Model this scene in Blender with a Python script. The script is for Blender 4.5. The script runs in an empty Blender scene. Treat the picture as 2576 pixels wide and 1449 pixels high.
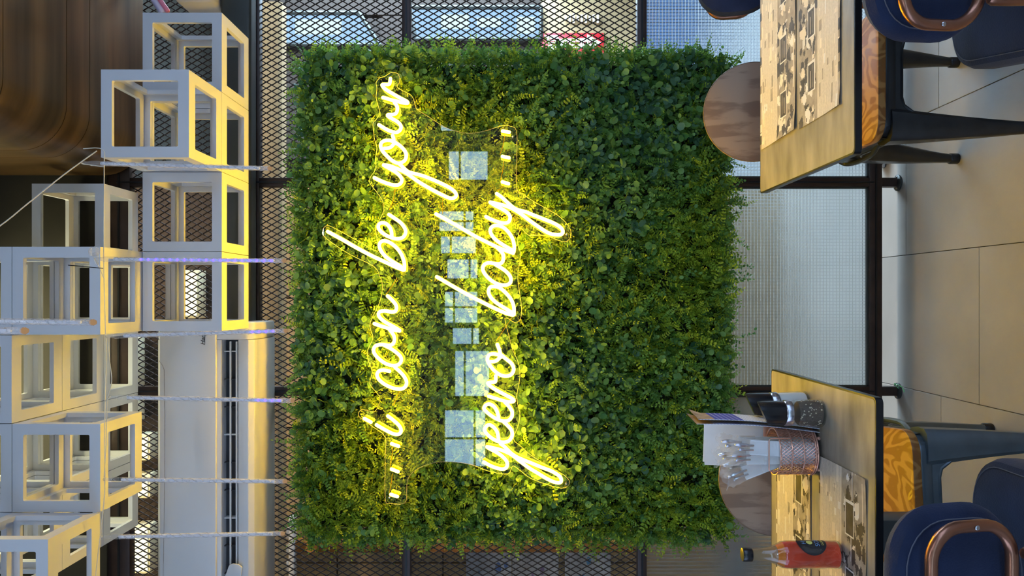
import bpy, bmesh, math, random
import numpy as np
from mathutils import Vector, Matrix
random.seed(7); rng = np.random.default_rng(7)
scene = bpy.context.scene
C = scene.collection
PI = math.pi
# ------------------------------------------------------------------ camera
F, VX, VY, CAMH = 2000.0, 1300.0, 750.0, 1.42      # focal px, vanishing point (photo px), eye height
cam_d = bpy.data.cameras.new('camera'); cam = bpy.data.objects.new('camera', cam_d); C.objects.link(cam)
cam_d.sensor_fit = 'HORIZONTAL'; cam_d.sensor_width = 36.0; cam_d.lens = 36.0*F/2576
cam_d.shift_x = (1288.0-VX)/2576; cam_d.shift_y = (VY-724.5)/2576
cam_d.clip_start = 0.05; cam_d.clip_end = 60
cam.matrix_world = Matrix(((0,1,0,0),(0,0,-1,0),(-1,0,0,CAMH),(0,0,0,1)))   # the phone was held on its side
scene.camera = cam
# ------------------------------------------------------------------ world and exposure
w = bpy.data.worlds.new('world'); scene.world = w; w.use_nodes = True
w.node_tree.nodes['Background'].inputs[0].default_value = (0.62,0.76,1,1)
w.node_tree.nodes['Background'].inputs[1].default_value = 1.0
scene.view_settings.view_transform = 'Standard'; scene.view_settings.look = 'None'
scene.view_settings.gamma = 1; scene.view_settings.use_curve_mapping = False
scene.view_settings.exposure = 0.5
cy = scene.cycles
cy.use_denoising = True; cy.max_bounces = 5; cy.diffuse_bounces = 2; cy.glossy_bounces = 2
cy.transmission_bounces = 5; cy.transparent_max_bounces = 10; cy.adaptive_threshold = .09; cy.adaptive_min_samples = 16; cy.sample_clamp_indirect = 6
cy.caustics_reflective = False
# light levels (the sign, windows, lamps and added fill)
L_NEON   = 66.0
L_BACKWIN = 5.5      # windows of the room behind the camera
L_SIDEFILL = 2.5      # fill windows added in the two side walls
L_LAMP   = 20.0      # linear ceiling lamps of the room
L_CORR   = 18.0       # big shop front of the corridor, right
L_FARWIN = 0.75
L_CUBELAMP = 13.0

def px(x, y, D):                       # photo pixel + distance from the camera plane -> point
    return Vector(((VY-y)/F*D, D, CAMH-(x-VX)/F*D))
def onz(x, y, z):                      # photo pixel lying on the horizontal plane z
    return px(x, y, (CAMH-z)*F/(x-VX))
# ------------------------------------------------------------------ materials
MATS = {}
def newmat(name):
    m = bpy.data.materials.new(name); m.use_nodes = True; m.node_tree.nodes.clear(); MATS[name] = m
    nt = m.node_tree; out = nt.nodes.new('ShaderNodeOutputMaterial'); return m, nt, out
def N(nt, t, **kw):
    n = nt.nodes.new(t)
    for k, v in kw.items(): setattr(n, k, v)
    return n
def mat(name, col, rough=0.5, metal=0.0, var=0.12, scale=6.0, bump=0.0, bscale=None, spec=0.5, stretch=(1,1,1), sheen=0, coat=0):
    m, nt, out = newmat(name); L = nt.links.new
    b = N(nt,'ShaderNodeBsdfPrincipled'); tc = N(nt,'ShaderNodeTexCoord'); mp = N(nt,'ShaderNodeMapping')
    mp.inputs['Scale'].default_value = stretch
    L(tc.outputs['Object'], mp.inputs[0]); nz = N(nt,'ShaderNodeTexNoise'); nz.inputs['Scale'].default_value = scale; nz.inputs['Detail'].default_value = 5
    L(mp.outputs[0], nz.inputs['Vector'])
    r = N(nt,'ShaderNodeValToRGB'); r.color_ramp.elements[0].position = .3; r.color_ramp.elements[1].position = .7
    c = Vector(col[:3]); r.color_ramp.elements[0].color = (*(c*(1-var)),1); r.color_ramp.elements[1].color = (*[min(1,v) for v in c*(1+var)],1)
    L(nz.outputs['Fac'], r.inputs[0]); L(r.outputs[0], b.inputs['Base Color'])
    b.inputs['Roughness'].default_value = rough; b.inputs['Metallic'].default_value = metal
    b.inputs['Specular IOR Level'].default_value = spec
    if sheen: b.inputs['Sheen Weight'].default_value = sheen
    if coat: b.inputs['Coat Weight'].default_value = coat
    if bump:
        n2 = N(nt,'ShaderNodeTexNoise'); n2.inputs['Scale'].default_value = bscale or scale*8; n2.inputs['Detail'].default_value = 4
        L(mp.outputs[0], n2.inputs['Vector']); bp = N(nt,'ShaderNodeBump'); bp.inputs['Strength'].default_value = bump; bp.inputs['Distance'].default_value = .004
        L(n2.outputs['Fac'], bp.inputs['Height']); L(bp.outputs[0], b.inputs['Normal'])
    L(b.outputs[0], out.inputs[0]); return m
def wood(name, c1, c2, scale=14, along=(1,0.12,1), rough=.45, dist=3.5, coat=0, rings=0):
    m, nt, out = newmat(name); L = nt.links.new
    b = N(nt,'ShaderNodeBsdfPrincipled'); tc = N(nt,'ShaderNodeTexCoord'); mp = N(nt,'ShaderNodeMapping'); mp.inputs['Scale'].default_value = along
    L(tc.outputs['Object'], mp.inputs[0]); wv = N(nt,'ShaderNodeTexNoise'); wv.inputs['Scale'].default_value = scale; wv.inputs['Detail'].default_value = 6; wv.inputs['Distortion'].default_value = dist
    L(mp.outputs[0], wv.inputs['Vector']); r = N(nt,'ShaderNodeValToRGB'); r.color_ramp.elements[0].position=.33; r.color_ramp.elements[1].position=.66
    r.color_ramp.elements[0].color=(*c1,1); r.color_ramp.elements[1].color=(*c2,1)
    fac=wv.outputs['Fac']
    if rings:
        wv.inputs['Detail'].default_value=2.5; mu=N(nt,'ShaderNodeMath',operation='MULTIPLY'); mu.inputs[1].default_value=rings; L(fac,mu.inputs[0])
        sn=N(nt,'ShaderNodeMath',operation='PINGPONG'); sn.inputs[1].default_value=1; L(mu.outputs[0],sn.inputs[0])
        fn=N(nt,'ShaderNodeTexNoise'); fn.inputs['Scale'].default_value=scale*14; L(mp.outputs[0],fn.inputs['Vector'])
        ad=N(nt,'ShaderNodeMath',operation='MULTIPLY_ADD'); ad.inputs[1].default_value=.45; L(fn.outputs['Fac'],ad.inputs[0]); L(sn.outputs[0],ad.inputs[2])
        sb_=N(nt,'ShaderNodeMath',operation='SUBTRACT'); sb_.inputs[1].default_value=.22; L(ad.outputs[0],sb_.inputs[0]); fac=sb_.outputs[0]
    L(fac, r.inputs[0]); L(r.outputs[0], b.inputs['Base Color']); b.inputs['Roughness'].default_value=rough
    if coat: b.inputs['Coat Weight'].default_value=coat
    bp = N(nt,'ShaderNodeBump'); bp.inputs['Strength'].default_value=.15; bp.inputs['Distance'].default_value=.002
    L(wv.outputs['Fac'], bp.inputs['Height']); L(bp.outputs[0], b.inputs['Normal']); L(b.outputs[0], out.inputs[0]); return m
def emit(name, col, s):
    m, nt, out = newmat(name); e = N(nt,'ShaderNodeEmission'); e.inputs[0].default_value=(*col,1); e.inputs[1].default_value=s
    nt.links.new(e.outputs[0], out.inputs[0]); return m
def thin_fresnel(nt, ior):      # same reflectance on both faces of a sheet (rays pass it unbent)
    g = N(nt,'ShaderNodeNewGeometry'); ma = N(nt,'ShaderNodeMath',operation='MULTIPLY_ADD'); ma.inputs[1].default_value = 1/ior-ior; ma.inputs[2].default_value = ior
    nt.links.new(g.outputs['Backfacing'], ma.inputs[0]); f = N(nt,'ShaderNodeFresnel'); nt.links.new(ma.outputs[0], f.inputs['IOR']); return f
def clear(name, tint=(1,1,1), ior=1.45, rough=.03, haze=0.0, hcol=(.8,.8,.8)):
    m, nt, out = newmat(name); L = nt.links.new
    t = N(nt,'ShaderNodeBsdfTransparent'); t.inputs[0].default_value=(*tint,1); g = N(nt,'ShaderNodeBsdfGlossy'); g.inputs['Roughness'].default_value=rough
    f = thin_fresnel(nt, ior); mx = N(nt,'ShaderNodeMixShader')
    L(f.outputs[0], mx.inputs[0]); L(t.outputs[0], mx.inputs[1]); L(g.outputs[0], mx.inputs[2]); last = mx
    if haze:
        d = N(nt,'ShaderNodeBsdfDiffuse'); d.inputs[0].default_value=(*hcol,1); m2 = N(nt,'ShaderNodeMixShader'); m2.inputs[0].default_value=haze
        L(mx.outputs[0], m2.inputs[1]); L(d.outputs[0], m2.inputs[2]); last = m2
    L(last.outputs[0], out.inputs[0]); return m
def glowbody(name):        # clear amber silicone body of the LED flex: lets the light through and glows itself
    m, nt, out = newmat(name); L = nt.links.new
    t = N(nt,'ShaderNodeBsdfTransparent'); t.inputs[0].default_value=(1,.74,.10,1); e = N(nt,'ShaderNodeEmission'); e.inputs[0].default_value=(1,.50,.012,1); e.inputs[1].default_value=1.0
    mx = N(nt,'ShaderNodeMixShader'); mx.inputs[0].default_value=.35; L(t.outputs[0],mx.inputs[1]); L(e.outputs[0],mx.inputs[2]); L(mx.outputs[0],out.inputs[0]); return m
def leafmat(name, c1, c2, rough=.5):
    m, nt, out = newmat(name); L = nt.links.new
    b = N(nt,'ShaderNodeBsdfPrincipled'); ge = N(nt,'ShaderNodeNewGeometry'); r = N(nt,'ShaderNodeValToRGB')
    r.color_ramp.elements[0].color=(*c1,1); r.color_ramp.elements[1].color=(*c2,1)
    at_ = N(nt,'ShaderNodeAttribute',attribute_name='tone'); oi = N(nt,'ShaderNodeObjectInfo'); ad = N(nt,'ShaderNodeMath',operation='ADD'); L(at_.outputs['Fac'],ad.inputs[0]); L(oi.outputs['Random'],ad.inputs[1])
    fr_ = N(nt,'ShaderNodeMath',operation='FRACT'); L(ad.outputs[0],fr_.inputs[0]); mixv = N(nt,'ShaderNodeMix'); mixv.inputs['Factor'].default_value=.25; L(fr_.outputs[0],mixv.inputs['A']); L(ge.outputs['Random Per Island'],mixv.inputs['B'])
    L(mixv.outputs['Result'], r.inputs[0]); L(r.outputs[0], b.inputs['Base Color']); b.inputs['Roughness'].default_value=rough; b.inputs['Specular IOR Level'].default_value=.35
    tr = N(nt,'ShaderNodeBsdfTranslucent'); L(r.outputs[0], tr.inputs[0]); mx = N(nt,'ShaderNodeMixShader'); mx.inputs[0].default_value=.34
    L(b.outputs[0], mx.inputs[1]); L(tr.outputs[0], mx.inputs[2]); L(mx.outputs[0], out.inputs[0]); return m
def wired(name, pitch_x, pitch_z, tint=(.9,.96,1), dark=.09):
    # patterned wired glass: rough sheet, square relief, fine wires
    m, nt, out = newmat(name); L = nt.links.new
    tc = N(nt,'ShaderNodeTexCoord'); sp = N(nt,'ShaderNodeSeparateXYZ'); L(tc.outputs['Object'], sp.inputs[0])
    def line(sock, pitch, wdt):
        a = N(nt,'ShaderNodeMath',operation='DIVIDE'); a.inputs[1].default_value=pitch; L(sock, a.inputs[0])
        f = N(nt,'ShaderNodeMath',operation='FRACT'); L(a.outputs[0], f.inputs[0])
        s = N(nt,'ShaderNodeMath',operation='SUBTRACT'); s.inputs[1].default_value=.5; L(f.outputs[0], s.inputs[0])
        ab = N(nt,'ShaderNodeMath',operation='ABSOLUTE'); L(s.outputs[0], ab.inputs[0])
        mr = N(nt,'ShaderNodeMapRange',interpolation_type='SMOOTHSTEP'); mr.inputs['From Min'].default_value=.5-wdt; mr.inputs['From Max'].default_value=.5
        L(ab.outputs[0], mr.inputs['Value']); return mr.outputs[0]
    lx, lz = line(sp.outputs[0], pitch_x, .22), line(sp.outputs[2], pitch_z, .22)
    mxm = N(nt,'ShaderNodeMath',operation='MAXIMUM'); L(lx, mxm.inputs[0]); L(lz, mxm.inputs[1])
    bp = N(nt,'ShaderNodeBump'); bp.inputs['Strength'].default_value=.55; bp.inputs['Distance'].default_value=.002; L(mxm.outputs[0], bp.inputs['Height'])
    rf = N(nt,'ShaderNodeBsdfRefraction'); rf.inputs['IOR'].default_value=1.3; rf.inputs['Roughness'].default_value=.20; rf.inputs[0].default_value=(*tint,1); L(bp.outputs[0], rf.inputs['Normal'])
    tp = N(nt,'ShaderNodeBsdfTransparent'); tp.inputs[0].default_value=(*tint,1)
    m1 = N(nt,'ShaderNodeMixShader'); m1.inputs[0].default_value=.15; L(rf.outputs[0], m1.inputs[1]); L(tp.outputs[0], m1.inputs[2])
    tl = N(nt,'ShaderNodeBsdfTranslucent'); tl.inputs[0].default_value=(.75,.82,.85,1); m2 = N(nt,'ShaderNodeMixShader'); m2.inputs[0].default_value=.03
    L(m1.outputs[0], m2.inputs[1]); L(tl.outputs[0], m2.inputs[2])
    d = N(nt,'ShaderNodeBsdfDiffuse'); d.inputs[0].default_value=(.30,.33,.35,1); m3 = N(nt,'ShaderNodeMixShader')
    fac = N(nt,'ShaderNodeMath',operation='MULTIPLY'); fac.inputs[1].default_value=dark; L(mxm.outputs[0], fac.inputs[0]); L(fac.outputs[0], m3.inputs[0])
    L(m2.outputs[0], m3.inputs[1]); L(d.outputs[0], m3.inputs[2])
    gl = N(nt,'ShaderNodeBsdfGlossy'); gl.inputs['Roughness'].default_value=.12; L(bp.outputs[0], gl.inputs['Normal']); fr = thin_fresnel(nt, 1.35)
    m4 = N(nt,'ShaderNodeMixShader'); L(fr.outputs[0], m4.inputs[0]); L(m3.outputs[0], m4.inputs[1]); L(gl.outputs[0], m4.inputs[2])
    L(m4.outputs[0], out.inputs[0]); return m
def stripes(name, c1, c2, pitch, axis, frac=.45):
    m, nt, out = newmat(name); L = nt.links.new; tc = N(nt,'ShaderNodeTexCoord'); sp = N(nt,'ShaderNodeSeparateXYZ'); L(tc.outputs['Object'], sp.inputs[0])
    a = N(nt,'ShaderNodeMath',operation='DIVIDE'); a.inputs[1].default_value=pitch; L(sp.outputs[axis], a.inputs[0]); f = N(nt,'ShaderNodeMath',operation='FRACT'); L(a.outputs[0], f.inputs[0])
    g = N(nt,'ShaderNodeMath',operation='LESS_THAN'); g.inputs[1].default_value=frac; L(f.outputs[0], g.inputs[0])
    nz = N(nt,'ShaderNodeTexNoise'); nz.inputs['Scale'].default_value=180; L(tc.outputs['Object'], nz.inputs['Vector']); mu = N(nt,'ShaderNodeMath',operation='MULTIPLY'); L(g.outputs[0], mu.inputs[0]); L(nz.outputs['Fac'], mu.inputs[1])
    mx = N(nt,'ShaderNodeMix',data_type='RGBA'); mx.inputs['A'].default_value=(*c1,1); mx.inputs['B'].default_value=(*c2,1); L(mu.outputs[0], mx.inputs['Factor'])
    b = N(nt,'ShaderNodeBsdfPrincipled'); b.inputs['Roughness'].default_value=.6; L(mx.outputs['Result'], b.inputs['Base Color']); L(b.outputs[0], out.inputs[0]); return m

M = dict(
 tile = mat('tile_ceramic',(.36,.33,.29),.34,var=.16,scale=2.2,bump=.02),
 grout = mat('grout',(.05,.045,.04),.9),
 frame = mat('brown_steel',(.045,.026,.020),.42,.3,var=.25,scale=20,bump=.05),
 meshst = mat('expanded_steel',(.035,.022,.018),.5,.3),
 beam = mat('dark_grey_steel',(.06,.065,.06),.45,.4,scale=9),
 dark = mat('dark_ceiling',(.024,.021,.016),.9,spec=.2),
 roomwall = mat('room_plaster',(.30,.29,.27),.9),
 white = mat('white_lacquer',(.64,.64,.66),.38,var=.02,scale=5),
 acw = mat('white_plastic',(.74,.73,.72),.32,var=.02),
 acin = mat('dark_vent',(.025,.025,.03),.6),
 bronze = mat('bronze_sheet',(.16,.09,.036),.29,.7,var=.7,scale=1.9,stretch=(.35,5,1)),
 steel = mat('dark_chair_steel',(.035,.038,.042),.32,.4,var=.25,scale=14),
 steel2 = mat('blue_grey_chair_steel',(.10,.135,.165),.30,.35,var=.2,scale=12),
 black = mat('black_metal_edge',(.012,.013,.016),.32,.3),
 navy = mat('navy_velvet',(.016,.026,.068),.85,var=.3,scale=9,bump=.25,bscale=300,sheen=.12,spec=.2),
 navyseam = mat('navy_thread',(.10,.11,.15),.8),
 copper = mat('copper_tube',(.36,.17,.11),.30,.85,var=.18,scale=12),
 rose = mat('rose_copper_wire',(.80,.46,.36),.30,.7,var=.1),
 seatwood = wood('oak_plywood',(.27,.11,.022),(.46,.24,.07),scale=6.5,along=(1,.45,1),rough=.5,dist=.5,coat=.05,rings=30),
 backwood = wood('ash_plywood',(.23,.14,.085),(.37,.245,.155),scale=15,along=(1,1,.14),rough=.5,dist=.4,rings=6),
 edgewood = mat('ply_edge',(.20,.13,.08),.6,scale=60,var=.3),
 stone = mat('concrete_laminate',(.30,.265,.215),.42,var=.38,scale=6,bump=.04,stretch=(1,3,1)),
 soffit = wood('tan_board',(.40,.27,.13),(.52,.37,.20),scale=5,along=(.3,1,1),rough=.6,dist=.6),
 tan = mat('tan_panel',(.46,.33,.17),.6,var=.14,scale=3),
 brownwall = mat('dark_brown_wall',(.040,.026,.018),.8),
 orange = wood('orange_wood',(.32,.12,.02),(.45,.19,.04),scale=8,along=(1,1,.1)),
 poster = mat('painted_poster',(.50,.54,.62),.7,var=.25,scale=9),
 cream = mat('cream_paint',(.80,.78,.55),.7),
 hedge_back = mat('hedge_grid',(.012,.022,.008),.9),
 stem = mat('sprig_stem',(.09,.10,.03),.7),
 black_plastic = mat('black_plastic',(.012,.013,.016),.25),
 chrome = mat('steel_ring',(.55,.55,.60),.22,.95,var=.05),
 pepper = mat('peppercorn_black',(.085,.060,.045),.6,var=.5),
 pepperw = mat('peppercorn_white',(.62,.55,.42),.6),
 salt = mat('salt_white',(.85,.87,.88),.6,var=.04,bump=.3,bscale=500),
 paper = mat('napkin_white',(.90,.90,.90),.75,var=.03,scale=30),
 sleeve = mat('white_paper_sleeve',(.86,.90,.94),.6,var=.04),
 sauce = mat('red_sauce',(.74,.055,.014),.18,var=.25,scale=18,coat=.6),
 sauceo = mat('orange_sauce',(.80,.22,.01),.18,var=.2,coat=.6),
 labelk = mat('label_black',(.012,.014,.02),.4),
 labely = mat('label_yellow',(.75,.78,.22),.5),
 labelb = mat('label_blue',(.20,.42,.85),.5),
 red = mat('sign_red',(.62,.02,.03),.5,var=.05),
 signw = mat('sign_white',(.86,.80,.66),.5,var=.03),
 signl = mat('sign_lettering',(.35,.03,.04),.5),
 sock = mat('socket_white',(.75,.78,.80),.35),
 sockk = mat('socket_black',(.02,.02,.02),.4),
 greentie = mat('green_twine',(.25,.85,.30),.6),
 cord = mat('white_cord',(.72,.68,.58),.5,var=.08),
 ledstrip = mat('led_board',(.86,.86,.92),.4),
 pink = mat('pink_plastic',(.85,.25,.35),.4), lilac = mat('lilac_plastic',(.62,.55,.70),.4),
 mp_paper = mat('newsprint',(.80,.70,.58),.7,var=.10,scale=14),
 mp_mid = mat('newsprint_grey',(.36,.30,.24),.7,var=.25,scale=40),
 mp_dark = mat('newsprint_dark',(.055,.045,.04),.65,var=.5,scale=40),
 mp_text = stripes('newsprint_text',(.76,.67,.56),(.20,.16,.14),.0042,1),
 mp_white = mat('newsprint_white',(.80,.76,.72),.7),
 menu_tan = mat('menu_photo',(.42,.30,.20),.5,var=.4,scale=60), menu_blue = stripes('menu_blue',(.03,.05,.42),(.5,.55,.8),.011,2,.3), menu_white = stripes('menu_text',(.72,.75,.85),(.2,.25,.5),.007,2,.4),
 acrylic = clear('clear_acrylic',(.985,.99,.985),1.5,.015),
 plastic = clear('clear_plastic',(.97,.97,.97),1.45,.08,.10,(.85,.83,.80)),
 film = clear('crinkled_film',(.99,.99,.99),1.3,.18,.16,(.97,.95,.92)),
 glass = clear('clear_glass',(.94,.95,.93),1.6,.03,.03,(.70,.68,.60)), neckfilm = clear('sauce_stained_glass',(.80,.66,.45),1.6,.05,.38,(.58,.44,.26)),
 ledtube = clear('led_tube_plastic',(.97,.97,.98),1.35,.12,.22,(.92,.90,.92)),
 edgecatch = mat('acrylic_edge_glint',(.45,.40,.22),.25,var=.05), neon = emit('neon_light',(1,.61,.013),L_NEON),
 neonbase = glowbody('neon_silicone_glow'),
 blue_led = emit('blue_led',(.035,.02,1),11), tip = emit('led_tip',(1,.6,.3),.25),
 sidefill = emit('added_side_window_fill',(.46,.64,1),L_SIDEFILL), backwin = emit('sky_in_windows',(.45,.74,1),L_BACKWIN), lamp = emit('lamp_diffuser',(.72,.84,1),L_LAMP),
 corrwin = emit('shopfront_daylight',(.55,.77,1),L_CORR), farwin = emit('far_window',(.42,.68,1),L_FARWIN), farreflect = emit('far_window_reflection',(.62,.86,1),L_FARWIN*1.25),
 cubelamp = emit('warm_panel_lamp',(1,.95,.55),L_CUBELAMP), corrlamp = emit('corridor_emitter',(1,.93,.55),1.3), corrfill = emit('corridor_warm_fill',(1,.76,.45),60),
 wired = wired('wired_glass',.0122,.0122), ribbed = wired('ribbed_glass',.0140,.60,(.9,.93,.9),.38),
)
fern1 = leafmat('fern_yellow_green',(.20,.36,.025),(.55,.68,.06))
fern2 = leafmat('fern_mid_green',(.09,.25,.035),(.30,.52,.09))
rnd1 = leafmat('round_leaf_green',(.07,.23,.06),(.32,.54,.14),.42)
rnd2 = leafmat('round_leaf_blue_green',(.05,.16,.08),(.20,.38,.22),.42)
# ------------------------------------------------------------------ mesh helpers
class MB:
    def __init__(s): s.v=[]; s.f=[]; s.m=[]
    def add(s, vs, fs, mi=0):
        o=len(s.v); s.v += [tuple(v) for v in vs]; s.f += [tuple(i+o for i in f) for f in fs]; s.m += [mi]*len(fs); return s
    def box(s, x0,x1,y0,y1,z0,z1, mi=0, T=None):
        vs=[Vector(p) for p in ((x0,y0,z0),(x1,y0,z0),(x1,y1,z0),(x0,y1,z0),(x0,y0,z1),(x1,y0,z1),(x1,y1,z1),(x0,y1,z1))]
        if T is not None: vs=[T@v for v in vs]
        return s.add(vs,[(0,3,2,1),(4,5,6,7),(0,1,5,4),(1,2,6,5),(2,3,7,6),(3,0,4,7)],mi)
    def prism(s, poly, a, b, axis='y', mi=0, T=None):      # closed outline (counter-clockwise) swept from a to b along axis
        n=len(poly)
        def P(p,t):
            q = Vector((p[0],t,p[1])) if axis=='y' else Vector((p[0],p[1],t)) if axis=='z' else Vector((t,p[0],p[1]))
            return T@q if T is not None else q
        vs=[P(p,a) for p in poly]+[P(p,b) for p in poly]
        return s.add(vs,[tuple(range(n))[::-1],tuple(range(n,2*n))]+[(i,(i+1)%n,n+(i+1)%n,n+i) for i in range(n)],mi)
    def tube(s, pts, r, n=8, caps=True, mi=0, closed=False):
        pts=[Vector(p) for p in pts]; k=len(pts); rr = r if hasattr(r,'__len__') else [r]*k
        tang=[]
        for i in range(k):
            a = pts[i-1] if (i>0 or closed) else pts[i]; b = pts[(i+1)%k] if (i<k-1 or closed) else pts[i]
            d=(b-a); tang.append(d.normalized() if d.length>1e-9 else Vector((0,0,1)))
        up = Vector((0,1,0)) if abs(tang[0].y)<.9 else Vector((1,0,0)); nrm = (up-tang[0]*up.dot(tang[0])).normalized()
        vs=[]
        for i in range(k):
            nrm = (nrm-tang[i]*nrm.dot(tang[i])); nrm = nrm.normalized() if nrm.length>1e-6 else Vector((1,0,0)); bi=tang[i].cross(nrm)
            for j in range(n):
                a=2*PI*j/n; vs.append(pts[i]+(nrm*math.cos(a)+bi*math.sin(a))*rr[i])
        fs=[]
        for i in range(k if closed else k-1):
            i2=(i+1)%k
            for j in range(n): fs.append((i*n+j,i*n+(j+1)%n,i2*n+(j+1)%n,i2*n+j))
        if caps and not closed:
            base=len(vs); vs += [pts[0]-tang[0]*rr[0]*.8, pts[-1]+tang[-1]*rr[-1]*.8]
            h0=len(vs); vs += [pts[0]-tang[0]*rr[0]*.55+(v-pts[0])*.72 for v in vs[:n]]
            h1=len(vs); vs += [pts[-1]+tang[-1]*rr[-1]*.55+(v-pts[-1])*.72 for v in vs[(k-1)*n:k*n]]
            for j in range(n):
                j2=(j+1)%n
                fs += [(j2,j,h0+j,h0+j2),(h0+j2,h0+j,base),((k-1)*n+j,(k-1)*n+j2,h1+j2,h1+j),(h1+j,h1+j2,base+1)]
        return s.add(vs,fs,mi)
    def lathe(s, prof, n=24, c=(0,0), mi=0, T=None):       # prof: (r,z) bottom to top
        vs=[]; k=len(prof)
        for r,z in prof:
            for j in range(n):
                a=2*PI*j/n; v=Vector((c[0]+r*math.cos(a),c[1]+r*math.sin(a),z)); vs.append(T@v if T is not None else v)
        fs=[(i*n+j,i*n+(j+1)%n,(i+1)*n+(j+1)%n,(i+1)*n+j) for i in range(k-1) for j in range(n)]
        fs += [tuple(range(n))[::-1], tuple((k-1)*n+j for j in range(n))]
        return s.add(vs,fs,mi)
    def grid(s, fn, nu, nv, mi=0, closed_u=False):
        vs=[fn(i/(nu if closed_u else nu-1), j/(nv-1)) for j in range(nv) for i in range(nu)]
        fs=[(j*nu+i,j*nu+(i+1)%nu,(j+1)*nu+(i+1)%nu,(j+1)*nu+i) for j in range(nv-1) for i in range(nu if closed_u else nu-1)]
        return s.add(vs,fs,mi)
    def mesh(s, name, mats, smooth=True, bev=0, seg=2, weld=False):
        me=bpy.data.meshes.new(name); me.from_pydata(s.v,[],s.f)
        mats = mats if isinstance(mats,(list,tuple)) else [mats]
        for m in mats: me.materials.append(m)
        if len(mats)>1: me.polygons.foreach_set('material_index', s.m)
        if bev or weld:
            bm=bmesh.new(); bm.from_mesh(me)
            if weld: bmesh.ops.remove_doubles(bm,verts=bm.verts,dist=1e-5)
            if bev:
                es=[e for e in bm.edges if len(e.link_faces)==2 and e.calc_face_angle(0)>.5]
                bmesh.ops.bevel(bm,geom=es,offset=bev,segments=seg,affect='EDGES',profile=.5,clamp_overlap=True)
            bm.to_mesh(me); bm.free()
        me.update()
        if smooth:
            me.polygons.foreach_set('use_smooth',[True]*len(me.polygons)); me.set_sharp_from_angle(angle=math.radians(38))
        return me
    def build(s, name, mats, parent=None, **kw):
        return obj(name, s.mesh(name, mats, **kw), parent)
def obj(name, me, parent=None, loc=None):
    o=bpy.data.objects.new(name, me); C.objects.link(o)
    if parent is not None: o.parent=parent
    if loc is not None: o.location=loc
    return o
def tag(o, label=None, cat=None, group=None, kind=None):
    if label: o['label']=label
    if cat: o['category']=cat
    if group: o['group']=group
    if kind: o['kind']=kind
    return o
def empty(name, loc=(0,0,0), rz=0, **kw):
    o=bpy.data.objects.new(name,None); C.objects.link(o); o.location=loc; o.rotation_euler=(0,0,rz); o.empty_display_size=.05
    return tag(o, **kw)
def smooth_path(pts, sub=5, closed=False):
    P=[Vector(p) for p in pts]; out=[]; n=len(P)
    for i in range(n if closed else n-1):
        p0=P[i-1] if (i>0 or closed) else P[0]; p1=P[i]; p2=P[(i+1)%n]; p3=P[(i+2)%n] if (i+2<n or closed) else P[-1]
        for t in range(sub):
            u=t/sub; out.append(.5*((2*p1)+(p2-p0)*u+(2*p0-5*p1+4*p2-p3)*u*u+(3*p1-p0-3*p2+p3)*u**3))
    if not closed: out.append(P[-1])
    return out
def rrect(x0,x1,y0,y1,r,n=5):
    out=[]
    for cx,cy,a0 in ((x1-r,y0+r,-PI/2),(x1-r,y1-r,0),(x0+r,y1-r,PI/2),(x0+r,y0+r,PI)):
        out += [(cx+r*math.cos(a0+PI/2*i/n),cy+r*math.sin(a0+PI/2*i/n)) for i in range(n+1)]
    return out
def text_mesh(name, s, size, ext=.0006, shear=0):
    cu=bpy.data.curves.new(name,'FONT'); cu.body=s; cu.size=size; cu.extrude=ext; cu.shear=shear; cu.align_x='CENTER'; cu.align_y='CENTER'
    t=bpy.data.objects.new(name,cu); C.objects.link(t); bpy.context.view_layer.update()
    me=bpy.data.meshes.new_from_object(t.evaluated_get(bpy.context.evaluated_depsgraph_get())); bpy.data.objects.remove(t); bpy.data.curves.remove(cu)
    return me
YW = 2.958                                  # plane of the mesh-and-glass partition
def wx(y): return (VY-y)/F*YW
def wz(x): return CAMH-(x-VX)/F*YW
# ================================================================== room shell
fl=MB().box(-3.6,3.6,-4.6,6.9,-.08,-.006).build('floor',M['grout']); tag(fl,kind='structure')
TW, TL = .4845, .968
tm=MB().box(-TW/2+.0011,TW/2-.0011,-TL/2+.0011,TL/2-.0011,-.008,0).mesh('tile',M['tile'],bev=.0008,seg=1)
for ci in range(-7,8):
    x0=.157+TW*(ci-1)                                  # column ci = 0 lies between the joints x=-.328 and .157
    ph={0:2.442,1:2.90,2:2.676,-1:2.662}.get(ci, 2.442+.242*((ci*3)%4))
    for k in range(-8,6):
        yc=ph+TL*k+TL/2
        if -4.9<yc<6.6 and -3.4<x0+TW/2<3.4:
            obj('floor_tile',tm,fl,(x0+TW/2,yc,0))
tag(MB().box(-3.6,3.6,-4.6,3.05,3.42,3.5).build('ceiling',M['dark'],smooth=False),kind='structure')
tag(MB().box(-3.6,2.78,3.05,6.9,3.95,4.05).build('ceiling_corridor',M['dark'],smooth=False),kind='structure')
SW=[(-4.2,-2.6),(-2.4,-.8),(-.6,1.0)]            # side-wall windows added as unseen fill light, kept out of the acrylic's reflection
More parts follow.
